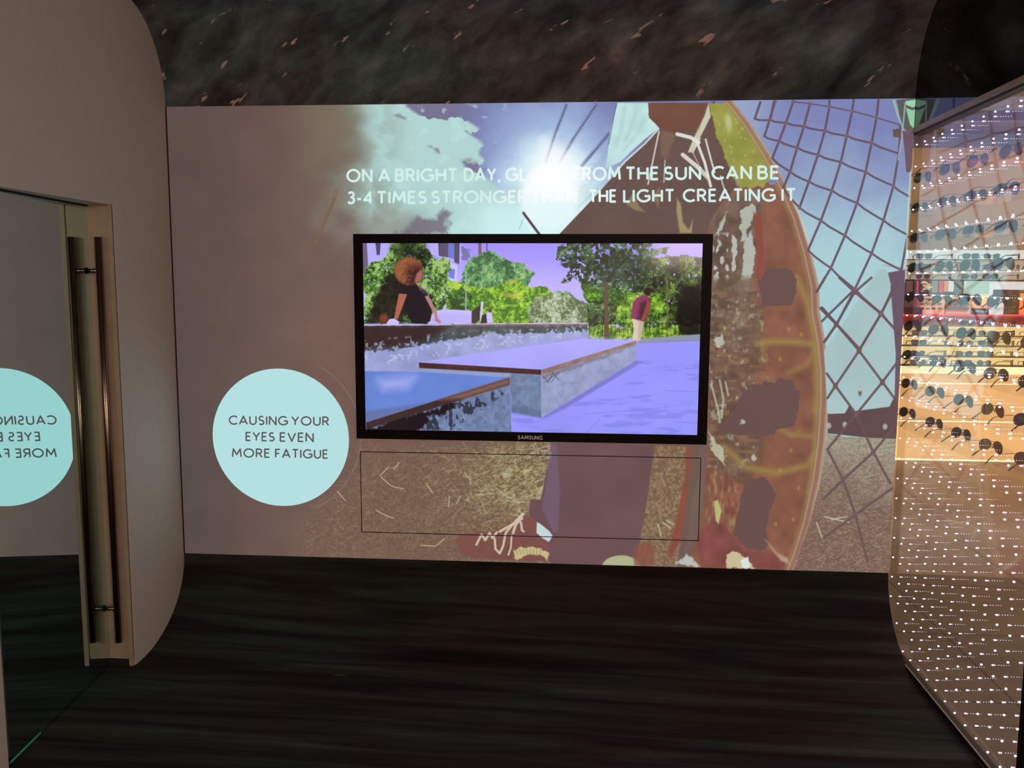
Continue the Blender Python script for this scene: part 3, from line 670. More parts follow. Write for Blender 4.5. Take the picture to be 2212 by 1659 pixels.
    # middle ledge
    c.poly(T((448, 815), (1000, 735), (1400, 680), (1712, 690), (1160, 860)), (168, 166, 252), 1, 1.5, tex=mott(60, .04, 340))
    c.poly(T((1160, 860), (1712, 690), (1712, 806), (1160, 1140)), (150, 158, 196), 1, 1.5, tex=mott(12, .12, 342))
    c.poly(T((1160, 860), (1712, 690), (1712, 708), (1160, 890)), (148, 116, 108), 1, 1.5, tex=mott(9, .2, 344))
    c.poly(T((1160, 890), (1712, 708), (1600, 762), (1400, 838), (1160, 918)), (120, 104, 112), .6, 5, rough=6, rs=8)
    c.poly(T((444, 818), (1160, 860), (1160, 890), (446, 850)), (74, 42, 42), 1, 1.5, tex=mott(12, .2, 345))
    c.poly(T((446, 850), (1160, 890), (1160, 1140), (984, 1108), (975, 905), (446, 872)), (112, 130, 162), 1, 1.5, tex=mott(10, .16, 346))
    c.poly(T((446, 852), (975, 882), (975, 905), (446, 872)), (150, 166, 214), .8, 3)
    c.poly(T((984, 1060), (1160, 1100), (1160, 1142), (984, 1112)), (84, 98, 124), .5, 8)
    c.poly(T((1160, 1140), (1712, 806), (1748, 815), (1300, 1085), (1180, 1140)), (124, 122, 208), .95, 3)
    for q in ([(1170, 900), (1200, 935), (1225, 880), (1260, 920)], [(1180, 930), (1240, 890)], [(1215, 935), (1258, 875)]):
        c.line(T(*q), 1.4, (56, 60, 84), .7)
    c.line(T((1160, 862), (1160, 1138)), 2, (170, 176, 214), .6)
    # front ledge
    c.poly(T((120, 868), (440, 872), (972, 906), (560, 1040), (120, 1175)), (104, 134, 214), 1, 1.5, tex=mott(60, .06, 350))
    c.poly(T((210, 920), (420, 900), (380, 960), (240, 975)), (186, 182, 248), .8, 30)
    c.poly(T((120, 1105), (500, 1050), (960, 912), (972, 906), (560, 1050), (120, 1178)), (98, 112, 160), .8, 8)
    c.poly(T((136, 1208), (975, 945), (984, 1240), (120, 1240)), (112, 128, 166), 1, 1.5, tex=mott(8, .2, 352))
    c.poly(T((136, 1200), (700, 1030), (640, 1090), (500, 1130), (470, 1218), (120, 1236)), (30, 20, 24), .97, 8, rough=12, rs=10)
    k, m = c.mask(T((470, 1130), (900, 980), (960, 990), (620, 1215), (470, 1215)), 8)
    c.put(k, m * ss(.55, .62, fbm(X[k] / 7, Yy[k] / 12, 355, 3)) * .7, (34, 30, 36))
    c.poly(T((136, 1168), (972, 906), (975, 946), (136, 1208)), (64, 44, 44), 1, 1.5)
    c.poly(T((560, 1036), (972, 906), (975, 944), (700, 1030)), (132, 98, 88), .9, 10)
    # sitting person in dark shirt
    skin = (176, 98, 82)
    c.poly(T((540, 515), (640, 508), (760, 516), (765, 588), (500, 594), (505, 560)), (196, 186, 250), 1, 2)
    c.poly(T((520, 540), (640, 530), (760, 540), (760, 590), (510, 592)), (176, 168, 238), .6, 8)
    c.poly(T((335, 360), (350, 345), (410, 340), (440, 370), (485, 400), (500, 430), (522, 520), (510, 575), (485, 592), (415, 590), (385, 560), (350, 490), (325, 430)), (28, 22, 30), 1, 2)
    c.poly(T((415, 340), (438, 350), (470, 390), (455, 400)), (190, 120, 110), .7, 4)
    c.poly(T((440, 370), (485, 400), (495, 425), (470, 415)), (64, 64, 110), .8, 4)
    c.poly(T((328, 415), (376, 420), (350, 490), (320, 568), (300, 560), (312, 490)), skin, 1, 2)
    c.poly(T((478, 432), (500, 425), (548, 520), (555, 560), (575, 580), (565, 590), (538, 575), (535, 540)), (186, 124, 124), 1, 2)
    c.poly(T((255, 590), (270, 565), (300, 560), (330, 580), (325, 596), (262, 598)), (200, 190, 246), 1, 2)
    c.blob(740 + 385 / 2.6976, 480 + 285 / 2.6976, 31, 29, (140, 80, 50), 1, .14)
    k = c.sl(T((290, 190), (490, 380)), 0)
    d = np.hypot((U[k] - 388) / 84, (V[k] - 285) / 80); n = fbm(X[k] / 4, Yy[k] / 4, 360, 3)
    m = 1 - ss(.86, 1.06, d + (n - .5) * .5)
    hair = mixc((152, 88, 56), (58, 28, 26), ss(325, 410, U[k] + (n - .5) * 150) * ss(205, 300, V[k]))
    hair = mixc(hair, (206, 140, 96), ss(.56, .70, n) * (1 - ss(350, 450, U[k])) * .55)
    c.put(k, m, hair)
    c.poly(T((430, 300), (462, 270), (468, 320), (452, 340), (430, 352), (418, 345)), (170, 104, 96), .95, 4)
    c.poly(T((752, 520), (780, 495), (775, 590), (752, 590)), (52, 36, 44), 1, 2)
    c.poly(T((776, 500), (802, 480), (798, 570), (776, 588)), (40, 36, 46), 1, 2)
    c.poly(T((806, 462), (822, 462), (812, 560), (800, 588)), (206, 200, 246), 1, 2)
    c.poly(T((836, 530), (870, 520), (876, 585), (840, 590)), (196, 190, 244), 1, 2)
    c.poly(T((812, 545), (836, 530), (842, 588), (804, 590)), (36, 32, 38), 1, 2)
    c.blob(740 + 860 / 2.6976, 480 + 514 / 2.6976, 4.2, 4.6, (96, 58, 50), 1, .2)
    # standing person in maroon shirt
    c.poly(T((1684, 556), (1756, 572), (1750, 620), (1735, 690), (1688, 684), (1698, 620)), (216, 196, 176), 1, 2)
    c.poly(T((1725, 580), (1756, 575), (1742, 680), (1722, 684)), (170, 160, 150), .6, 5)
    c.poly(T((1692, 470), (1715, 440), (1760, 422), (1790, 440), (1796, 480), (1782, 540), (1768, 578), (1680, 560)), (136, 48, 92), 1, 2)
    c.poly(T((1735, 470), (1795, 450), (1768, 576), (1718, 566)), (66, 26, 46), .9, 8)
    c.poly(T((1778, 445), (1798, 470), (1786, 520), (1760, 580), (1738, 574), (1758, 520), (1770, 480)), (150, 74, 58), .9, 3)
    c.blob(740 + 1781 / 2.6976, 480 + 404 / 2.6976, 9, 9, (26, 20, 26), 1, .15)
    c.poly(T((1795, 405), (1806, 412), (1800, 430), (1790, 428)), (150, 80, 60), .9, 2)
    return c

def shown(name, im, strength, base, rough, under=0.0):
    """matt surface that carries a projected or displayed picture"""
    m, nt, out = mat(name)
    tx = nt.nodes.new('ShaderNodeTexImage'); tx.image = im; tx.extension = 'EXTEND'
    b = nt.nodes.new('ShaderNodeBsdfPrincipled')
    b.inputs['Base Color'].default_value = (*base, 1); b.inputs['Roughness'].default_value = rough
    b.inputs['Specular IOR Level'].default_value = .3
    nt.links.new(tx.outputs[0], b.inputs['Emission Color']); b.inputs['Emission Strength'].default_value = strength
    nt.links.new(b.outputs[0], out.inputs[0])
    return m
def sheet(name, quad, material, parent=None):
    """one quad with 0..1 coordinates, corners: lower left, lower right, upper right, upper left"""
    bm = B(); uv = bm.loops.layers.uv.new('uv')
    f = bm.faces.new([bm.verts.new(q) for q in quad])
    for l, c in zip(f.loops, ((0, 0), (1, 0), (1, 1), (0, 1))): l[uv].uv = c
    return obj(name, bm, material, parent)

# ================================================================ SETTING
AMB = (.026, .019, .016)            # share of the room's own light on the screen wall
wall_img = paint_wall().image('projected picture', AMB)
M_wall = shown('projection wall', wall_img, 1.0, (.09, .088, .085), .65)
bm = B(); uv = bm.loops.layers.uv.new('uv')
vs = [bm.verts.new(v) for v in ((XL - .25, 0, ZB), (XL, 0, ZB), (XR, 0, ZB), (XR, 0, ZT), (XL, 0, ZT), (XL - .25, 0, ZT))]
f = bm.faces.new((vs[1], vs[2], vs[3], vs[4]))
for l, c in zip(f.loops, ((0, 0), (1, 0), (1, 1), (0, 1))): l[uv].uv = c
obj_wall_back = obj('wall_back', bm, M_wall); tag(obj_wall_back, kind='structure')
M_rear = pbr('wall body', (70, 62, 58), .8, noise=(6, .1))
bm = B(); box(bm, (XL - .25, .006, 0), (XR, .10, 2.86))
tag(obj('wall_rear', bm, M_rear), kind='structure')

def profile_sheet(name, prof, material, x0, x1, n=40):
    """strip swept along x through a list of (y, z); texture runs along x and along the profile"""
    bm = B(); uv = bm.loops.layers.uv.new('uv')
    s, S = 0, [0]
    for a, b in zip(prof[:-1], prof[1:]):
        s += math.hypot(b[0] - a[0], b[1] - a[1]); S.append(s)
    A = [bm.verts.new((x0(p[0]), p[0], p[1])) for p in prof]; Bv = [bm.verts.new((x1(p[0]), p[0], p[1])) for p in prof]
    for i in range(len(prof) - 1):
        f = bm.faces.new((A[i], A[i + 1], Bv[i + 1], Bv[i])); f.smooth = True
        for l, c in zip(f.loops, ((x0(0), S[i]), (x0(0), S[i + 1]), (x1(0), S[i + 1]), (x1(0), S[i]))): l[uv].uv = c
    return obj(name, bm, material, smooth=True)

def stone(name, stretch, scale, cols, fleck, fleck_scale, fleck_cut, rough, rot=0.0, spec=.4, warp=.3, fleck_stretch=(.9, .8)):
    m, nt, out = mat(name)
    b = nt.nodes.new('ShaderNodeBsdfPrincipled'); b.inputs['Roughness'].default_value = rough
    b.inputs['Specular IOR Level'].default_value = spec
    uvn = nt.nodes.new('ShaderNodeTexCoord')
    def mapped(sx, sy, r):
        mp = nt.nodes.new('ShaderNodeMapping'); mp.vector_type = 'TEXTURE'; mp.inputs['Scale'].default_value = (1 / sx, 1 / sy, 1); mp.inputs['Rotation'].default_value = (0, 0, r)
        nt.links.new(uvn.outputs['UV'], mp.inputs[0]); return mp.outputs[0]
    def noise(vec, sc, det, dist=0.0):
        n = nt.nodes.new('ShaderNodeTexNoise'); n.inputs['Scale'].default_value = sc; n.inputs['Detail'].default_value = det; n.inputs['Roughness'].default_value = .62
        n.inputs['Distortion'].default_value = dist
        nt.links.new(vec, n.inputs['Vector']); return n.outputs[0]
    v = mapped(stretch[0], stretch[1], rot)
    n1 = noise(v, scale, 9, warp)
    rp = nt.nodes.new('ShaderNodeValToRGB'); nt.links.new(n1, rp.inputs[0])
    el = rp.color_ramp.elements
    for i, (p, c) in enumerate(cols):
        e = el[i] if i < 2 else el.new(p)
        e.position = p; e.color = (*lin(c), 1)
    v2 = mapped(stretch[0] * fleck_stretch[0], stretch[1] * fleck_stretch[1], rot)
    n2 = noise(v2, fleck_scale, 3, .2)
    r2 = nt.nodes.new('ShaderNodeValToRGB'); r2.color_ramp.elements[0].position = fleck_cut; r2.color_ramp.elements[1].position = fleck_cut + .035
    r2.color_ramp.elements[0].color = (0, 0, 0, 1); r2.color_ramp.elements[1].color = (1, 1, 1, 1)
    nt.links.new(n2, r2.inputs[0])
    mx = nt.nodes.new('ShaderNodeMix'); mx.data_type = 'RGBA'
    nt.links.new(r2.outputs[0], mx.inputs[0]); nt.links.new(rp.outputs[0], mx.inputs[6]); mx.inputs[7].default_value = (*lin(fleck), 1)
    # large hue drift between brown, green and blue black
    n3 = noise(mapped(.8, 1.1, 0), 1.6, 2, .3)
    hr = nt.nodes.new('ShaderNodeValToRGB'); nt.links.new(n3, hr.inputs[0])
    hr.color_ramp.elements[0].position = .38; hr.color_ramp.elements[0].color = (1.0, .80, .74, 1)
    hr.color_ramp.elements[1].position = .62; hr.color_ramp.elements[1].color = (.78, .96, .92, 1)
    mu = nt.nodes.new('ShaderNodeMix'); mu.data_type = 'RGBA'; mu.blend_type = 'MULTIPLY'; mu.inputs[0].default_value = 1
    nt.links.new(mx.outputs[2], mu.inputs[6]); nt.links.new(hr.outputs[0], mu.inputs[7])
    nt.links.new(mu.outputs[2], b.inputs['Base Color'])
    nt.links.new(b.outputs[0], out.inputs[0])
    return m
M_floor = stone('dark streaked vinyl', (.5, 8.0), 1.4, [(.28, (20, 11, 11)), (.45, (42, 37, 35)), (.57, (56, 58, 54)), (.74, (80, 86, 81))], (150, 136, 122), 7.0, .73, .7, rot=.03, spec=.12, warp=.5)
M_ceil = stone('dark mottled print', (.75, 1.5), 4.6, [(.28, (46, 40, 40)), (.45, (84, 84, 86)), (.58, (110, 114, 116)), (.74, (156, 150, 148))], (226, 192, 184), 9.0, .655, .85, rot=.62, spec=.1, warp=.25, fleck_stretch=(.8, 1.25))
bottom = [(-RBY * (1 - math.cos(a)), ZB - ZB * math.sin(a)) for a in np.linspace(0, math.pi / 2, 25)] + [(-1.2, 0), (-2.4, 0), (-6.2, 0)]
top = [(-RTY * (1 - math.cos(a)), ZT + (ZC - ZT) * math.sin(a)) for a in np.linspace(0, math.pi / 2, 25)] + [(-1.2, ZC), (-2.4, ZC), (-6.2, ZC)]
tag(profile_sheet('floor', bottom, M_floor, lambda y: XL - .25, lambda y: xr(y)), kind='structure')
tag(profile_sheet('ceiling', top, M_ceil, lambda y: XL - .25, lambda y: xr(y)), kind='structure')

# left wall with the door recess
M_plaster = pbr('warm white plaster', (216, 203, 191), .7, noise=(30, .03), bump=.02)
YJ, YH, ZD = -.470, -1.270, 1.8747
bm = B()
def slab(y0, y1, z0, z1, d0=0.0, d1=.24):
    hexa(bm, [(xl(y0) - d1, y0, z0), (xl(y0) - d0, y0, z0), (xl(y1) - d0, y1, z0), (xl(y1) - d1, y1, z0)],
         [(xl(y0) - d1, y0, z1), (xl(y0) - d0, y0, z1), (xl(y1) - d0, y1, z1), (xl(y1) - d1, y1, z1)])
slab(0.004, YJ, 0, 2.86); slab(YJ, YH, ZD, 2.86); slab(YH, -6.2, 0, 2.86); slab(YJ, YH, 0, ZD, .2, .24)
tag(obj('wall_left', bm, M_plaster), kind='structure')
M_gap = pbr('dark shadow gap', (34, 24, 20), .8, noise=(40, .1))
bm = B(); box(bm, (xl(0) - .004, -.0035, ZB), (xl(0) + .0045, .001, ZT)); tag(obj('trim_1', bm, M_gap), kind='structure')

# mirror door, a little ajar in its recess
AD = .0938
DN = np.array([math.cos(AD), math.sin(AD), 0]); DT = np.array([-math.sin(AD), math.cos(AD), 0])   # normal into the room, direction towards the screen wall
D0 = np.array([-1.7551, 0, 0])
def dpt(y, off, z):
    p = D0 + DT * (y / DT[1]) + DN * off
    return (p[0], p[1], z)
m, nt, out = mat('green tinted mirror')
g = nt.nodes.new('ShaderNodeBsdfGlossy'); g.inputs['Roughness'].default_value = 0.0; g.inputs['Color'].default_value = (.66, .84, .80, 1)
nt.links.new(g.outputs[0], out.inputs[0]); M_mirror = m
M_edge = pbr('green glass edge', (70, 190, 160), .15)
M_steel = pbr('brushed bronze steel', (150, 126, 108), .28, 1.0, noise=(80, .08))
M_ring = pbr('black rubber', (14, 12, 12), .6, noise=(30, .1))
door = empty('door_1', dpt(-.84, 0, 0)); tag(door, kind='structure')
bm = B(); y0, y1, z0, z1 = -.474, -1.222, .006, 1.868
hexa(bm, [dpt(y1, -.012, z0), dpt(y1, 0, z0), dpt(y0, 0, z0), dpt(y0, -.012, z0)], [dpt(y1, -.012, z1), dpt(y1, 0, z1), dpt(y0, 0, z1), dpt(y0, -.012, z1)])
obj('mirror_pane', bm, M_mirror, door)
bm = B(); hexa(bm, [dpt(-1.222, -.004, .002), dpt(-1.222, .0015, .002), dpt(-1.03, .0015, .002), dpt(-1.03, -.004, .002)], [dpt(-1.222, -.004, .008), dpt(-1.222, .0015, .008), dpt(-1.03, .0015, .008), dpt(-1.03, -.004, .008)])
obj('glass_edge', bm, M_edge, door)
bm = B(); tube(bm, [dpt(-.506, .052, .111), dpt(-.506, .052, 1.750)], .0135, 20)
handle = obj('handle', bm, M_steel, door, True)
for z in (1.620, .253):
    bm = B(); tube(bm, [dpt(-.506, .0, z), dpt(-.506, .052, z)], .0085, 14)
    obj('standoff', bm, M_steel, handle, True)
    bm = B(); tube(bm, [dpt(-.506, .0, z), dpt(-.506, .0035, z)], .0125, 16)
    obj('standoff_ring', bm, M_ring, handle)
# lining of the recess: jamb strip with a stop, and the threshold
M_jamb = pbr('beige lacquer', (184, 162, 138), .45, noise=(20, .06))
bm = B(); box(bm, (xl(YJ) - .16, YJ - .004, .03), (xl(YJ) - .004, YJ + .001, ZD)); box(bm, (xl(YJ) - .022, YJ - .010, 0), (xl(YJ) - .004, YJ, ZD))
tag(obj('trim_2', bm, M_jamb), kind='structure')
bm = B(); box(bm, (xl(YJ) - .15, YJ - .012, 0), (xl(YJ) - .024, YJ, .026)); tag(obj('trim_3', bm, M_gap), kind='structure')
bm = B(); hexa(bm, [dpt(-1.21, -.03, 1.8695), dpt(-1.21, .004, 1.8695), dpt(-.474, .004, 1.8695), dpt(-.474, -.03, 1.8695)], [dpt(-1.21, -.03, 1.8745), dpt(-1.21, .004, 1.8745), dpt(-.474, .004, 1.8745), dpt(-.474, -.03, 1.8745)])
tag(obj('trim_4', bm, M_gap), kind='structure')

# right wall above the glass and beyond it
M_black = pbr('black gloss panel', (10, 7, 7), .04, spec=.75, noise=(8, .1))
ZG = 2.1885
bm = B()
def rslab(y0, y1, z0, z1, d0, d1):
    hexa(bm, [(xr(y0) + d0, y0, z0), (xr(y0) + d1, y0, z0), (xr(y1) + d1, y1, z0), (xr(y1) + d0, y1, z0)],
         [(xr(y0) + d0, y0, z1), (xr(y0) + d1, y0, z1), (xr(y1) + d1, y1, z1), (xr(y1) + d0, y1, z1)])
rslab(0.10, -6.2, ZG + .03, 2.86, .001, .06); rslab(-1.19, -6.2, 0, ZG + .03, .001, .06)
tag(obj('wall_right', bm, M_black), kind='structure')

# ---------------------------------------------------------------- television
TVY = -.0714
M_bezel = pbr('black plastic bezel', (17, 9, 9), .5, spec=.12, noise=(20, .08))
tv = empty('television', (0, -.04, .89)); tag(tv, 'large black framed television on the wall showing two people in a skate park', 'television')
SX, SZ0, SZ1 = .7197, .9359, 1.7456
bm = B()
ox, oz0, oz1 = .7605, .8955, 1.7845
for a, b in (((-ox, oz0), (ox, SZ0)), ((-ox, SZ1), (ox, oz1)), ((-ox, SZ0), (-SX, SZ1)), ((SX, SZ0), (ox, SZ1))):
    box(bm, (a[0], TVY - .004, a[1]), (b[0], -.03, b[1]))
box(bm, (-ox + .03, -.03, oz0 + .03), (ox - .03, -.001, oz1 - .03))
bezel = obj('bezel', bm, M_bezel, tv)
M_lip = pbr('grey bezel lip', (120, 108, 106), .4, noise=(20, .05))
bm = B(); box(bm, (-ox, -.05, oz0 - .005), (ox, -.03, oz0 - .0002)); obj('bezel_lip', bm, M_lip, tv)
cs = paint_screen(-SX, SX, SZ0, SZ1, TVY)
M_screen = shown('lit screen', cs.image('picture on the screen'), 1.0, (.01, .01, .01), .12)
sheet('screen', [(-SX, TVY, SZ0), (SX, TVY, SZ0), (SX, TVY, SZ1), (-SX, TVY, SZ1)], M_screen, tv)
M_logo = pbr('silver print', (225, 220, 222), .4, noise=(20, .05))
bm = B(); add_word(bm, 'SAMSUNG', 1118.5, 1172, 940.2, 949.2, 941.2, 950.2, TVY - .0046, .2, .16)
tag(obj('lettering', bm, M_logo, tv), 'small silver brand lettering')

# flush hatch below it: only its dark gap shows
M_line = pbr('dark hatch gap', (46, 24, 22), .8, noise=(20, .1))
bm = B()
hx0, hx1, hz0, hz1, hw = -.7635, .7483, .4501, .8217, .0018
for a, b in (((hx0, hz0 - hw), (hx1, hz0 + hw)), ((hx0, hz1 - hw), (hx1, hz1 + hw)), ((hx0 - hw, hz0), (hx0 + hw, hz1)), ((hx1 - hw, hz0), (hx1 + hw, hz1))):
    box(bm, (a[0], -.0013, a[1]), (b[0], -.0002, b[1]))
tag(obj('access_panel', bm, M_line), 'wide flush wall hatch outlined by a thin dark gap under the television', 'access panel')

# ---------------------------------------------------------------- projected lettering
def glare_text(name):
    """projected white that burns out where the picture's sun is"""
    m, nt, out = mat(name)
    e = nt.nodes.new('ShaderNodeEmission')
    geo = nt.nodes.new('ShaderNodeNewGeometry'); sub = nt.nodes.new('ShaderNodeVectorMath'); sub.operation = 'DISTANCE'
    sub.inputs[1].default_value = tuple(pxy(1200, 395, 0))
    mr = nt.nodes.new('ShaderNodeMapRange'); mr.inputs[1].default_value = .30; mr.inputs[2].default_value = .06; mr.inputs[3].default_value = 0; mr.inputs[4].default_value = 1
    rp = nt.nodes.new('ShaderNodeMix'); rp.data_type = 'RGBA'
    rp.inputs[6].default_value = (*lin((210, 238, 232)), 1); rp.inputs[7].default_value = (1, 1, 1, 1)
    nt.links.new(geo.outputs['Position'], sub.inputs[0]); nt.links.new(sub.outputs['Value'], mr.inputs[0]); nt.links.new(mr.outputs[0], rp.inputs[0])
    nt.links.new(rp.outputs[2], e.inputs[0]); nt.links.new(e.outputs[0], out.inputs[0])
    return m
M_cap = glare_text('projected white')
bm = B()
def rowy(x, a, b): return a[1] + (b[1] - a[1]) * (x - a[0]) / (b[0] - a[0])
for words, T0, T1, B0, B1 in (
    ((('ON', 748.5, 804.5), ('A', 817, 843), ('BRIGHT', 853.5, 988), ('DAY,', 1002.5, 1081), ('GLARE', 1092, 1208), ('FROM', 1238.5, 1341), ('THE', 1351, 1423.5), ('SUN', 1433, 1514.5), ('CAN', 1537, 1624), ('BE', 1636, 1684)),
     (749, 364.8), (1683, 357), (749, 394), (1683, 387.8)),
    ((('3-4', 750, 805), ('TIMES', 814, 922), ('STRONGER', 931.5, 1139), ('THAN', 1149, 1246), ('THE', 1272, 1332), ('LIGHT', 1346, 1457), ('CREATING', 1475, 1675.5), ('IT', 1688, 1720)),
     (750, 413), (1720, 406), (750, 441.5), (1720, 435.5))):
    for w, x0, x1 in words:
        add_word(bm, w, x0, x1, rowy(x0, T0, T1), rowy(x0, B0, B1), rowy(x1, T0, T1), rowy(x1, B0, B1), -.0016, .168, .14)
tag(obj('projected_caption', bm, M_cap), 'two lines of white projected capitals about glare across the wall above the television', 'projected caption')
M_disc = glow('projected pale cyan', (181, 224, 226), 1.0)
bm = B(); n = 96
ccx, ccz, ccr = -1.1298, .8781, .315
bm.faces.new([bm.verts.new((ccx + ccr * math.cos(2 * math.pi * i / n), -.0014, ccz + ccr * math.sin(2 * math.pi * i / n))) for i in range(n)])
disc = obj('projected_disc', bm, M_disc); tag(disc, 'pale cyan projected disc with three lines of text, left of the television', 'projected disc')
M_txt = glow('projected grey', (96, 88, 84), 1.0, False)
bm = B()
for w, x0, x1, a, b, c_, d in (('CAUSING', 494, 622, 897.2, 917.6, 898.6, 919.4), ('YOUR', 629, 711, 898.6, 919.2, 899.4, 920.4), ('EYES', 530.3, 593.5, 932.6, 953, 933.4, 954), ('EVEN', 604, 678, 933.6, 954.4, 934.4, 955.6), ('MORE', 500.5, 583.5, 968, 988.4, 968.8, 989.4), ('FATIGUE', 594, 709, 969, 989.6, 970.8, 991.4)):
    add_word(bm, w, x0, x1, a, b, c_, d, -.0022, .158, .15)
tag(obj('lettering', bm, M_txt, disc), 'grey capitals')

# ================================================================ GLASS WITH LIGHT POINTS
M_pane = clear_glass('laminated glass', (.97, .98, .98), 2.2, .58, .03)
M_rail = pbr('bronze rail', (206, 174, 146), .35, .1, noise=(30, .06))
M_dark = pbr('dark rail groove', (30, 20, 18), .5, noise=(30, .1))
M_led = glow('white violet points and reflections', (236, 222, 255), 5.5, False)
gp = empty('light_point_glass', (xr(-.6), -.6, .0))
tag(gp, 'tall clear glass panel full of tiny white light points at the right', 'glass panel')
G0, GY = .026, -1.183
bm = B()
hexa(bm, [(xr(.04) + .0185, .04, .02), (xr(.04) + .0215, .04, .02), (xr(GY) + .0215, GY, .02), (xr(GY) + .0185, GY, .02)], [(xr(.04) + .0185, .04, ZG), (xr(.04) + .0215, .04, ZG), (xr(GY) + .0215, GY, ZG), (xr(GY) + .0185, GY, ZG)])
obj('glass_pane', bm, M_pane, gp)
def rail(name, z0, z1, d0, d1, material, y0=.0):
    bm = B(); hexa(bm, [(xr(y0) + d0, y0, z0), (xr(y0) + d1, y0, z0), (xr(GY) + d1, GY, z0), (xr(GY) + d0, GY, z0)], [(xr(y0) + d0, y0, z1), (xr(y0) + d1, y0, z1), (xr(GY) + d1, GY, z1), (xr(GY) + d0, GY, z1)])
    return obj(name, bm, material, gp)
rail('top_rail', ZG + .008, ZG + .030, -.004, .03, M_rail); rail('top_rail_groove', ZG - .001, ZG + .008, .0, .03, M_dark); rail('top_rail_lip', ZG + .0085, ZG + .0125, -.009, -.004, M_rail)
rail('bottom_rail', .004, .024, -.002, .024, M_dark, -.15); rail('bottom_rail_lip', .0245, .0285, -.006, -.002, M_rail, -.15)
bm = B(); box(bm, (xr(GY) - .002, GY - .012, 0), (xr(GY) + .05, GY, ZG + .03)); obj('end_post', bm, M_dark, gp)
LEDS = [(-.042 - .0868 * k, .411 + .0867 * j) for k in range(14) for j in range(-4, 21)]
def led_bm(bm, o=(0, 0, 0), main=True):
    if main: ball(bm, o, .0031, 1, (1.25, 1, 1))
    for q in range(5): ball(bm, (o[0] + .056 + .0085 * q, o[1], o[2]), .0011 - .0001 * q, 0)  # small glowing dots drawn as the point's repeated reflections in the glass
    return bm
LEDS = [(y, z) for y, z in LEDS if not (y > -RBY and ((y + RBY) / RBY) ** 2 + ((ZB - z) / ZB) ** 2 > 1.0 and z < ZB)]
LEDS.sort(key=lambda q: q[0])
vis = [q for q in LEDS if to_px((xr(q[0]), q[0], q[1]))[0] < 2206]
proto = None
for y, z in vis[:100]:
    if proto is None:
        bm = B(); ball(bm, (0, 0, 0), .0031, 2, (1.25, 1, 1)); proto = obj('light_point', bm, M_led); o = proto
    else:
        o = proto.copy(); COL.objects.link(o)
    o.parent = gp; o.matrix_parent_inverse = gp.matrix_basis.inverted(); o.location = (xr(y) + .0005, y, z)
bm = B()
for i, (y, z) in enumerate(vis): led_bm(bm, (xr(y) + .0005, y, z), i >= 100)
tag(obj('light_points_and_reflections', bm, M_led, gp), kind='stuff')

# ================================================================ THE STORE BEHIND THE GLASS
def tiles(name, col, grout, sx, sy, ox, oy):
    m, nt, out = mat(name)
    b = nt.nodes.new('ShaderNodeBsdfPrincipled'); b.inputs['Roughness'].default_value = .45
    tc = nt.nodes.new('ShaderNodeTexCoord'); mp = nt.nodes.new('ShaderNodeMapping'); mp.inputs['Location'].default_value = (-ox, -oy, 0)
    nt.links.new(tc.outputs['Object'], mp.inputs[0])
    br = nt.nodes.new('ShaderNodeTexBrick'); br.offset = 0; br.squash = 1
    br.inputs['Scale'].default_value = 1; br.inputs['Brick Width'].default_value = sx; br.inputs['Row Height'].default_value = sy; br.inputs['Mortar Size'].default_value = .004
    br.inputs['Color1'].default_value = (*lin(col), 1); br.inputs['Color2'].default_value = (*lin([v * .96 for v in col]), 1); br.inputs['Mortar'].default_value = (*lin(grout), 1)
    nt.links.new(mp.outputs[0], br.inputs['Vector'])
    nz = nt.nodes.new('ShaderNodeTexNoise'); nz.inputs['Scale'].default_value = 2.4; nz.inputs['Detail'].default_value = 6; nt.links.new(tc.outputs['Object'], nz.inputs['Vector'])
    rp = nt.nodes.new('ShaderNodeValToRGB'); rp.color_ramp.elements[0].color = (.78, .76, .74, 1); rp.color_ramp.elements[1].color = (1.1, 1.08, 1.05, 1); rp.color_ramp.elements[0].position = .35; rp.color_ramp.elements[1].position = .65
    nt.links.new(nz.outputs[0], rp.inputs[0])
    mx = nt.nodes.new('ShaderNodeMix'); mx.data_type = 'RGBA'; mx.blend_type = 'MULTIPLY'; mx.inputs[0].default_value = 1
    nt.links.new(br.outputs[0], mx.inputs[6]); nt.links.new(rp.outputs[0], mx.inputs[7]); nt.links.new(mx.outputs[2], b.inputs['Base Color'])
    nt.links.new(b.outputs[0], out.inputs[0])
    return m
M_tile = tiles('tan stone tiles', (172, 143, 122), (92, 70, 58), .70, .66, 1.885, .15)
bm = B(); bm.faces.new([bm.verts.new(v) for v in ((1.56, -6.2, -.002), (9, -6.2, -.002), (9, 9.5, -.002), (1.56, 9.5, -.002))])
tag(obj('floor_store', bm, M_tile), kind='structure')
M_sceil = pbr('store ceiling', (150, 128, 112), .8, noise=(4, .06))
bm = B(); bm.faces.new([bm.verts.new(v) for v in ((1.64, -6.2, 2.86), (9, -6.2, 2.86), (9, 9.5, 2.86), (1.64, 9.5, 2.86))])
tag(obj('ceiling_store', bm, M_sceil), kind='structure')

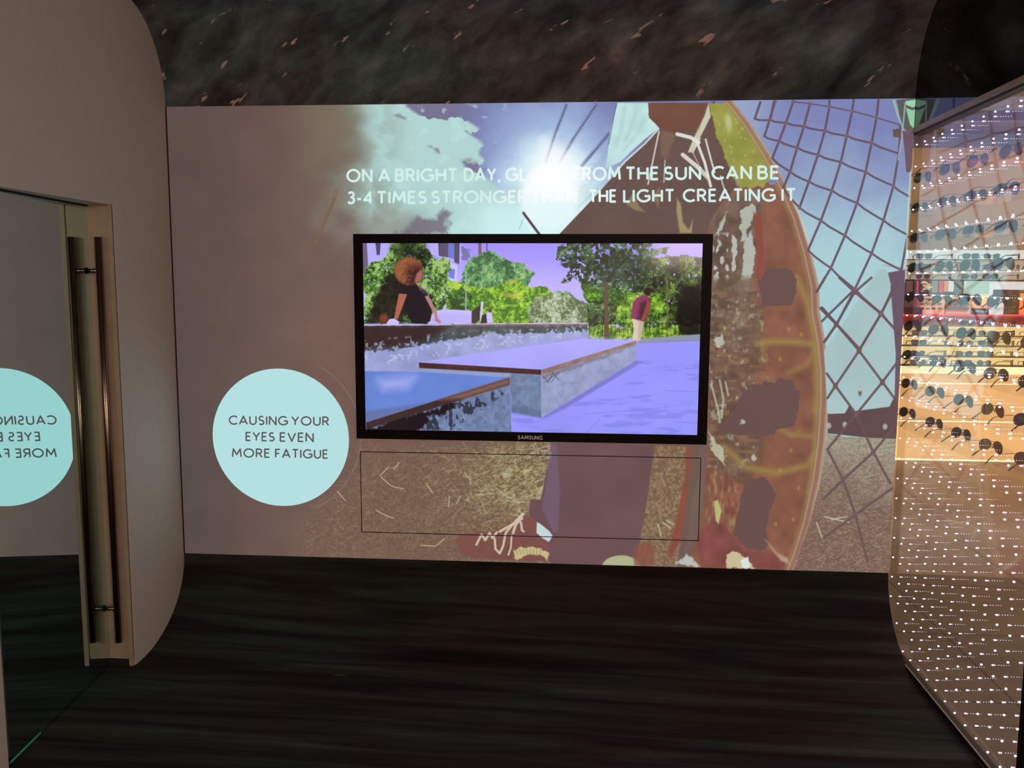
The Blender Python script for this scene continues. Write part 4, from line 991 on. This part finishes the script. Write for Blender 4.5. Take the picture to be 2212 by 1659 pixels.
# aviators on clear shelves just behind the glass, their backs to the room
M_lens = clear_glass('dark lens', (.16, .17, .15), 3, .35, .05)
M_lens2 = clear_glass('brown lens', (.34, .31, .24), 3, .3, .05)
M_lens3 = clear_glass('grey green lens', (.30, .34, .32), 3, .3, .05)
M_wire = pbr('gunmetal wire', (46, 38, 34), .3, .8, noise=(40, .1))
M_frame = pbr('black acetate', (26, 20, 18), .3, noise=(40, .1))
M_frame2 = pbr('brown acetate', (70, 48, 36), .35, noise=(40, .15))
def outline(style, s):
    pts = []
    for i in range(22):
        t = 2 * math.pi * i / 22
        c, n_ = math.cos(t), math.sin(t)
        if style == 'aviator':
            x = .0285 * c * (1.0 + .06 * n_) + s * .0045 * -n_; z = .0245 * n_ - .004 * c * s * (n_ < 0)
        elif style == 'round':
            x, z = .0245 * c, .0225 * n_
        elif style == 'square':
            e = .55; x = .0285 * math.copysign(abs(c) ** e, c) * (1 + .16 * n_); z = .021 * math.copysign(abs(n_) ** e, n_)
        else:   # cat eye
            e = .7; x = .0275 * math.copysign(abs(c) ** e, c); z = .020 * math.copysign(abs(n_) ** e, n_) + (.006 * c * s if n_ > 0 else 0)
        pts.append((x, z))
    return pts
def make_glasses(name, style, lens_m, frame_m, r):
    t = empty(name)
    hz = .0265
    cx = .0345
    bmf = B()
    for s in (-1, 1):
        o = outline(style, s)
        curve = lambda x, z: (s * cx + x, .006 * ((s * cx + x) / .07) ** 2 * 1.6, hz + z)
        bml = B()
        f = [bml.verts.new(Vector(curve(x, z)) + Vector((0, -.0008, 0))) for x, z in o]; b_ = [bml.verts.new(Vector(curve(x, z)) + Vector((0, .0010, 0))) for x, z in o]
        bml.faces.new(f); bml.faces.new(b_[::-1])
        for i in range(len(o)): bml.faces.new((f[i], b_[i], b_[(i + 1) % len(o)], f[(i + 1) % len(o)]))
        obj('lens', bml, lens_m, t)
        tube(bmf, [curve(x, z) for x, z in o], r, 6, True)
    by = .0005
    if style == 'aviator':
        tube(bmf, [(-.008, by, hz + .004), (0, by, hz + .0065), (.008, by, hz + .004)], r * 1.1, 6)
        tube(bmf, [(-.014, by, hz + .019), (.014, by, hz + .019)], r * 1.1, 6)
        for s in (-1, 1): ball(bmf, (s * .0095, .006, hz - .003), .0030, 1, (.6, 1, 1.6))
    else:
        tube(bmf, [(-.009, by, hz + .006), (0, by, hz + .009), (.009, by, hz + .006)], r * 1.3, 6)
    hx = cx + .0285
    for s in (-1, 1): tube(bmf, [(s * (hx - .002), .010, hz + .012), (s * (hx + .004), .013, hz + .012)], r * 1.2, 6)
    obj('frame', bmf, frame_m, t, True)
    for s in (-1, 1):
        x = s * (hx + .0045)
        bmt = B()
        tube(bmt, [(x, .012, hz + .012), (x, .05, hz + .0115), (x - s * .002, .092, hz + .010), (x - s * .004, .108, hz + .005), (x - s * .007, .126, hz - .008), (x - s * .011, .143, .0045)],
             [r, r, r, r * 1.1 + .0004, r * .9 + .0016, r * .6 + .0018], 6)
        obj('temple', bmt, frame_m, t, True)
    return t
def copy_tree(o, parent=None):
    c = o.copy(); COL.objects.link(c)
    if parent is not None: c.parent = parent
    for ch in o.children: copy_tree(ch, c)
    return c
RX, RZ0, RDZ = 1.90, .8998, .1472
ROWN = ['lowest', 'second lowest', 'third lowest', 'fourth lowest', 'middle', 'fourth highest', 'third highest', 'second highest', 'highest']
COLN = ['nearest the projected wall', 'second from projected wall', 'third from projected wall', 'fourth from projected wall', 'farthest from projected wall']
shelving = empty('glass_shelf_rack', (RX - .05, .2, 0)); tag(shelving, 'rack of nine clear shelves holding dark aviators behind the light point glass', 'shelf rack')
M_shelf = clear_glass('shelf glass', (.985, .985, .975), 3, .10, .01)
for j in range(9):
    z = RZ0 + RDZ * j
    bm = B(); box(bm, (RX - .14, -.62, z - .0045), (RX + .10, 1.25, z - .0006)); obj('shelf', bm, M_shelf, shelving)
for y in (-.615, 1.24):
    bm = B(); box(bm, (RX + .07, y - .006, 0), (RX + .085, y + .006, 2.3)); obj('upright', bm, M_rail, shelving)
aviator = make_glasses('aviator_sunglasses', 'aviator', M_lens, M_wire, .0011)
first = True
COLY = [.741, .42, .135, -.15, -.43]
rg = random.Random(7)
for j in range(9):
    for k in range(5):
        o = aviator if first else copy_tree(aviator); first = False
        o.rotation_euler = (0, 0, R(108 + rg.uniform(-5, 5)))
        o.location = (RX + rg.uniform(-.004, .004), COLY[k] + rg.uniform(-.01, .01), RZ0 + RDZ * j)
        tag(o, 'dark aviator sunglasses on %s clear shelf, %s' % (ROWN[j], COLN[k]), 'sunglasses', 'aviators on the clear shelves behind the glass')

# lit display wall of the store
WY = 4.15
rack = empty('display_wall_unit', (4.0, WY, 0)); tag(rack, 'lit orange display wall with narrow ledges of sunglasses and an opening to the next shop', 'display unit')
M_back = [glow('backlit orange', (238, 178, 112), 1.5), glow('backlit cream', (255, 240, 180), 1.7), glow('backlit warm yellow', (240, 204, 134), 1.45), glow('light seam', (255, 244, 190), 2.0, False)]
M_tan = pbr('tan panel', (194, 160, 116), .55, noise=(5, .06)); M_header = pbr('dark header', (84, 70, 86), .4, noise=(5, .1))
M_stripw = glow('white cove strip', (222, 226, 214), 1.2)
X0, X1 = 2.6, 5.6
def panel(name, z0, z1, m_, y0=WY, y1=WY + .05, x0=X0, x1=X1):
    bm = B(); box(bm, (x0, y0, z0), (x1, y1, z1)); return obj(name, bm, m_, rack)
for k, (a, b) in enumerate(((2.6, 3.46), (3.46, 4.02), (4.02, 4.59), (4.59, 5.6))):
    panel('base_panel', .012, .355, M_back[0], x0=a + .0015, x1=b - .0015); panel('base_panel', .361, .512, M_back[0], x0=a + .0015, x1=b - .0015)
    panel('base_panel', .517, .600, M_back[0], x0=a + .0015, x1=b - .0015); panel('base_panel', .605, .692, M_back[0], x0=a + .0015, x1=b - .0015)
    panel('base_panel', .702, .782, M_back[0], x0=a + .0015, x1=b - .0015)
panel('light_seam', .0, .010, M_back[3], WY - .004); panel('light_seam', .352, .362, M_back[3], WY - .004, WY + .02); panel('light_seam', .694, .700, M_back[3], WY - .002, WY + .02)
panel('cream_band', .784, .868, M_back[1]); panel('yellow_back', .868, 1.216, M_back[2])
panel('grey_back', 1.616, 1.790, glow('grey back with added glow', (196, 178, 152), 1.0)); panel('white_strip', 1.79, 1.872, M_stripw); panel('upper_panel', 1.872, 2.748, M_tan); panel('header', 2.748, 2.858, M_header, WY - .02)  # grey back given its own glow in place of the light falling on it
M_ledge = pbr('thin dark ledge', (92, 70, 48), .5, noise=(20, .1))
LEDGE = [.871, .951, 1.0435, 1.129, 1.219, 1.616, 1.696, 1.7885]
LEDN = ['lowest', 'second lowest', 'third lowest', 'fourth lowest', 'fifth lowest', 'third highest', 'second highest', 'highest']
for z in LEDGE: panel('ledge', z - .005, z - .0004, M_ledge, WY - .17, WY)
for z in LEDGE[4:6]: panel('ledge_back_rail', z - .012, z - .0004, M_ledge, WY, WY + .05)
protos = [make_glasses('sunglasses', 'square', M_lens3, M_frame, .0032), make_glasses('sunglasses', 'round', M_lens2, M_frame2, .0018), make_glasses('sunglasses', 'cat', M_lens2, M_frame, .0022), make_glasses('sunglasses', 'square', M_lens2, M_frame2, .0028)]
SNAME = ['black square sunglasses', 'round brown sunglasses', 'upswept dark sunglasses', 'brown square sunglasses']
ORD = ['first', 'second', 'third', 'fourth', 'fifth', 'sixth', 'seventh']
used = set()
for j, z in enumerate(LEDGE):
    for k in range(1, 7):
        x = (3.0, 3.172, 3.425, 3.562, 3.736, 3.988, 4.124)[k] + rg.uniform(-.004, .004)
        s = (j * 3 + k * 2 + (k // 3)) % 4
        if s in used: o = copy_tree(protos[s])
        else: o = protos[s]; used.add(s)
        side = (k % 3 == 2)
        o.rotation_euler = (0, 0, R(58 + rg.uniform(-5, 5)) if side else R(-3 + rg.uniform(-6, 6)))
        o.location = (x, WY - (.145 if not side else .10), z)
        tag(o, '%s%s, %s from left on %s ledge of lit display' % (SNAME[s], ' turned sideways' if side else '', ORD[k - 1], LEDN[j]), 'sunglasses', 'sunglasses on the ledges of the display wall')

# glimpse of the next shop through the opening
SY = 6.5
M_red = pbr('red counter', (214, 62, 74), .4, noise=(5, .05)); M_white = glow('lit white panel', (255, 252, 246), 1.0); M_mint = glow('mint light panel', (206, 238, 214), .9)
M_blk = pbr('black display', (44, 36, 32), .4, noise=(20, .1)); M_beige = pbr('beige display', (206, 178, 142), .6, noise=(10, .06)); M_amber = pbr('amber board', (240, 196, 110), .5, noise=(10, .05))
def at6(x, y, Y=SY): p = pxy(x, y, Y); return p[0], p[2]
def pbox(name, x0, y0, x1, y1, m_, depth=.1, Y=SY, parent=None):
    a, b = at6(x0, y1, Y), at6(x1, y0, Y)
    bm = B(); box(bm, (a[0], Y, a[1]), (b[0], Y + depth, b[1])); return obj(name, bm, m_, parent)
cz = at6(2080, 679)[1]
bm = B(); box(bm, (3.2, SY - .25, .02), (6.6, SY + .5, cz - .02)); box(bm, (3.2, SY - .28, cz - .02), (6.6, SY + .5, cz))
tag(obj('shop_counter', bm, M_red), 'long red counter seen through the opening of the display wall', 'counter')
M_sback = pbr('shop back wall', (172, 142, 112), .7, noise=(4, .08))
bm = B(); box(bm, (2.0, 8.6, 0), (9, 8.7, 2.86)); tag(obj('wall_shop', bm, M_sback), kind='structure')
def onc(name, x0, x1, ytop, m_, label, cat, dep=.1, Y=SY, lift=None):
    """stands on the counter, up to photo row ytop"""
    a, b = at6(x0, ytop, Y), at6(x1, ytop, Y)
    z0 = cz if lift is None else at6(x0, lift, Y)[1]
    bm = B(); box(bm, (a[0], Y, z0), (b[0], Y + dep, a[1]), .004); o = obj(name, bm, m_); tag(o, label, cat); return o
b_ = onc('sign_block', 2103.5, 2137, 666, M_blk, 'small black block with pale lettering on the red counter', 'sign', .08, SY - .12)
bm = B(); add_word(bm, 'PRADA', 2107.5, 2132.5, 670.5, 674.6, 670.8, 674.9, SY - .1206, .2, .3); obj('lettering', bm, pbr('pale print', (226, 214, 196), .5, noise=(20, .05)), b_)
b_ = onc('amber_board', 2100, 2136, 636, M_amber, 'amber poster board with a red mouth behind the black sign block', 'poster board', .04, SY + .06)
M_lips = pbr('red lips print', (196, 70, 74), .5, noise=(20, .08))
bm = B()
for q in ([(2131, 656), (2135, 643), (2139, 650), (2138, 657)], [(2131, 656), (2138, 654), (2147, 658), (2146, 664), (2138, 668), (2132, 664)]):
    pts = [pxy(x, y, SY + .052) for x, y in q]
    bm.faces.new([bm.verts.new(p) for p in pts][::-1])
b2 = onc('white_board', 2137.5, 2170, 642.5, M_white, 'glowing white board on the counter right of the amber board', 'display board', .04, SY + .06)
obj('lips_print', bm, M_lips, b_)
b_ = onc('display_cabinet', 2172, 2203, 626, M_blk, 'black display cabinet on the counter right of the white board', 'cabinet', .3, SY + .06)
bm = B()
for zz in (664, 651, 639):
    a, c2 = at6(2175, zz), at6(2200, zz); box(bm, (a[0], SY + .05, a[1] - .006), (c2[0], SY + .062, a[1] + .006))
obj('shelf', bm, M_ledge, b_)
onc('orange_poster', 2204, 2224, 634, pbr('orange print', (232, 136, 70), .5, noise=(6, .3)), 'orange poster at the right end of the red counter', 'poster', .03, SY + .06)
b_ = onc('eyewear_stand', 1988.5, 2042, 641, M_beige, 'beige eyewear stand with small frames on the red counter', 'display stand', .25, SY + .02)
rgx = random.Random(3)
bm = B()
for r_ in range(3):
    for q in range(4):
        x = 1992 + q * 12.5; y = 646 + r_ * 10
        for d in (-2, 2):
            p = pxy(x + d, y, SY + .016); ball(bm, tuple(p), .016, 1, (1, .25, .7))
obj('eyewear_row', bm, M_blk, b_)
onc('red_post', 1982.0, 1985.0, 600, pbr('red paint', (206, 60, 50), .5, noise=(10, .05)), 'thin red post at the left of the beige eyewear stand', 'post', .04, SY + .1)
onc('dark_cabinet', 1958, 1973, 602, pbr('brown cabinet', (84, 62, 60), .5, noise=(10, .08)), 'narrow dark brown cabinet at the left end of the red counter', 'cabinet', .3, SY + .12)
onc('black_box', 1960, 1993, 664, M_blk, 'low black box in front of the narrow dark brown cabinet', 'box', .1, SY - .14)
b_ = onc('shelf_case', 2044, 2099, 641, M_beige, 'pale shelf case with dark frames beside the amber board', 'shelf case', .25, SY + .06)
bm = B()
for y in (648, 657, 666):
    a, c2 = at6(2046, y), at6(2097, y); box(bm, (a[0], SY + .045, a[1] - .014), (c2[0], SY + .062, a[1] + .010))
obj('frame_row', bm, pbr('dark frames row', (74, 66, 52), .5, noise=(60, .5)), b_)
SY2 = 8.2
def hung(name, x0, y0, x1, y1, m_, label, cat):
    o = pbox(name, x0, y0, x1, y1, m_, .4, SY2); tag(o, label, cat); return o
hung('light_box', 2100, 606, 2138, 640, M_mint, 'mint lit panel on the wall of the next shop', 'light panel')
hung('light_box', 2139, 609, 2171, 642, M_white, 'upright white lit panel on the wall of the next shop', 'light panel')
hung('light_box', 2173, 609, 2232, 626, M_white, 'wide white lit panel at the right on the wall of the next shop', 'light panel')
hung('light_strip', 2057.5, 604, 2061, 630, M_white, 'left white vertical light strip on the wall of the next shop', 'light strip')
hung('light_strip', 2083.5, 604, 2088, 623, M_white, 'right white vertical light strip on the wall of the next shop', 'light strip')
hung('red_banner', 2028, 604, 2038, 632, M_red, 'red banner on the wall of the next shop', 'banner')
hung('orange_banner', 2038.5, 604, 2050, 630, pbr('salmon print', (226, 150, 110), .6, noise=(6, .1)), 'salmon banner next to the red one in the next shop', 'banner')
hung('green_display', 2012, 604, 2027, 632, pbr('grey green display', (130, 138, 116), .5, noise=(12, .2)), 'grey green display panel left of the red banner', 'display panel')
hung('green_screen', 2062, 604, 2083, 640, pbr('dull green screen', (92, 104, 84), .4, noise=(6, .15)), 'dull green screen between the two white light strips', 'screen')
b_ = hung('dark_rack', 1990, 603, 2011, 632, pbr('dark brown rack', (62, 34, 28), .5, noise=(20, .2)), 'dark rack of glittering small things above the eyewear stand', 'rack')
bm = B()
for i in range(26):
    p = pxy(1991.5 + rgx.random() * 18, 605 + (i // 5) * 4.6 + rgx.random() * 2, SY2 - .012)
    ball(bm, tuple(p), .012 + rgx.random() * .012, 1, (1.6, .4, .6))
tag(obj('glittering_pieces', bm, pbr('gold glitter', (250, 220, 170), .3, noise=(20, .2)), b_), kind='stuff')
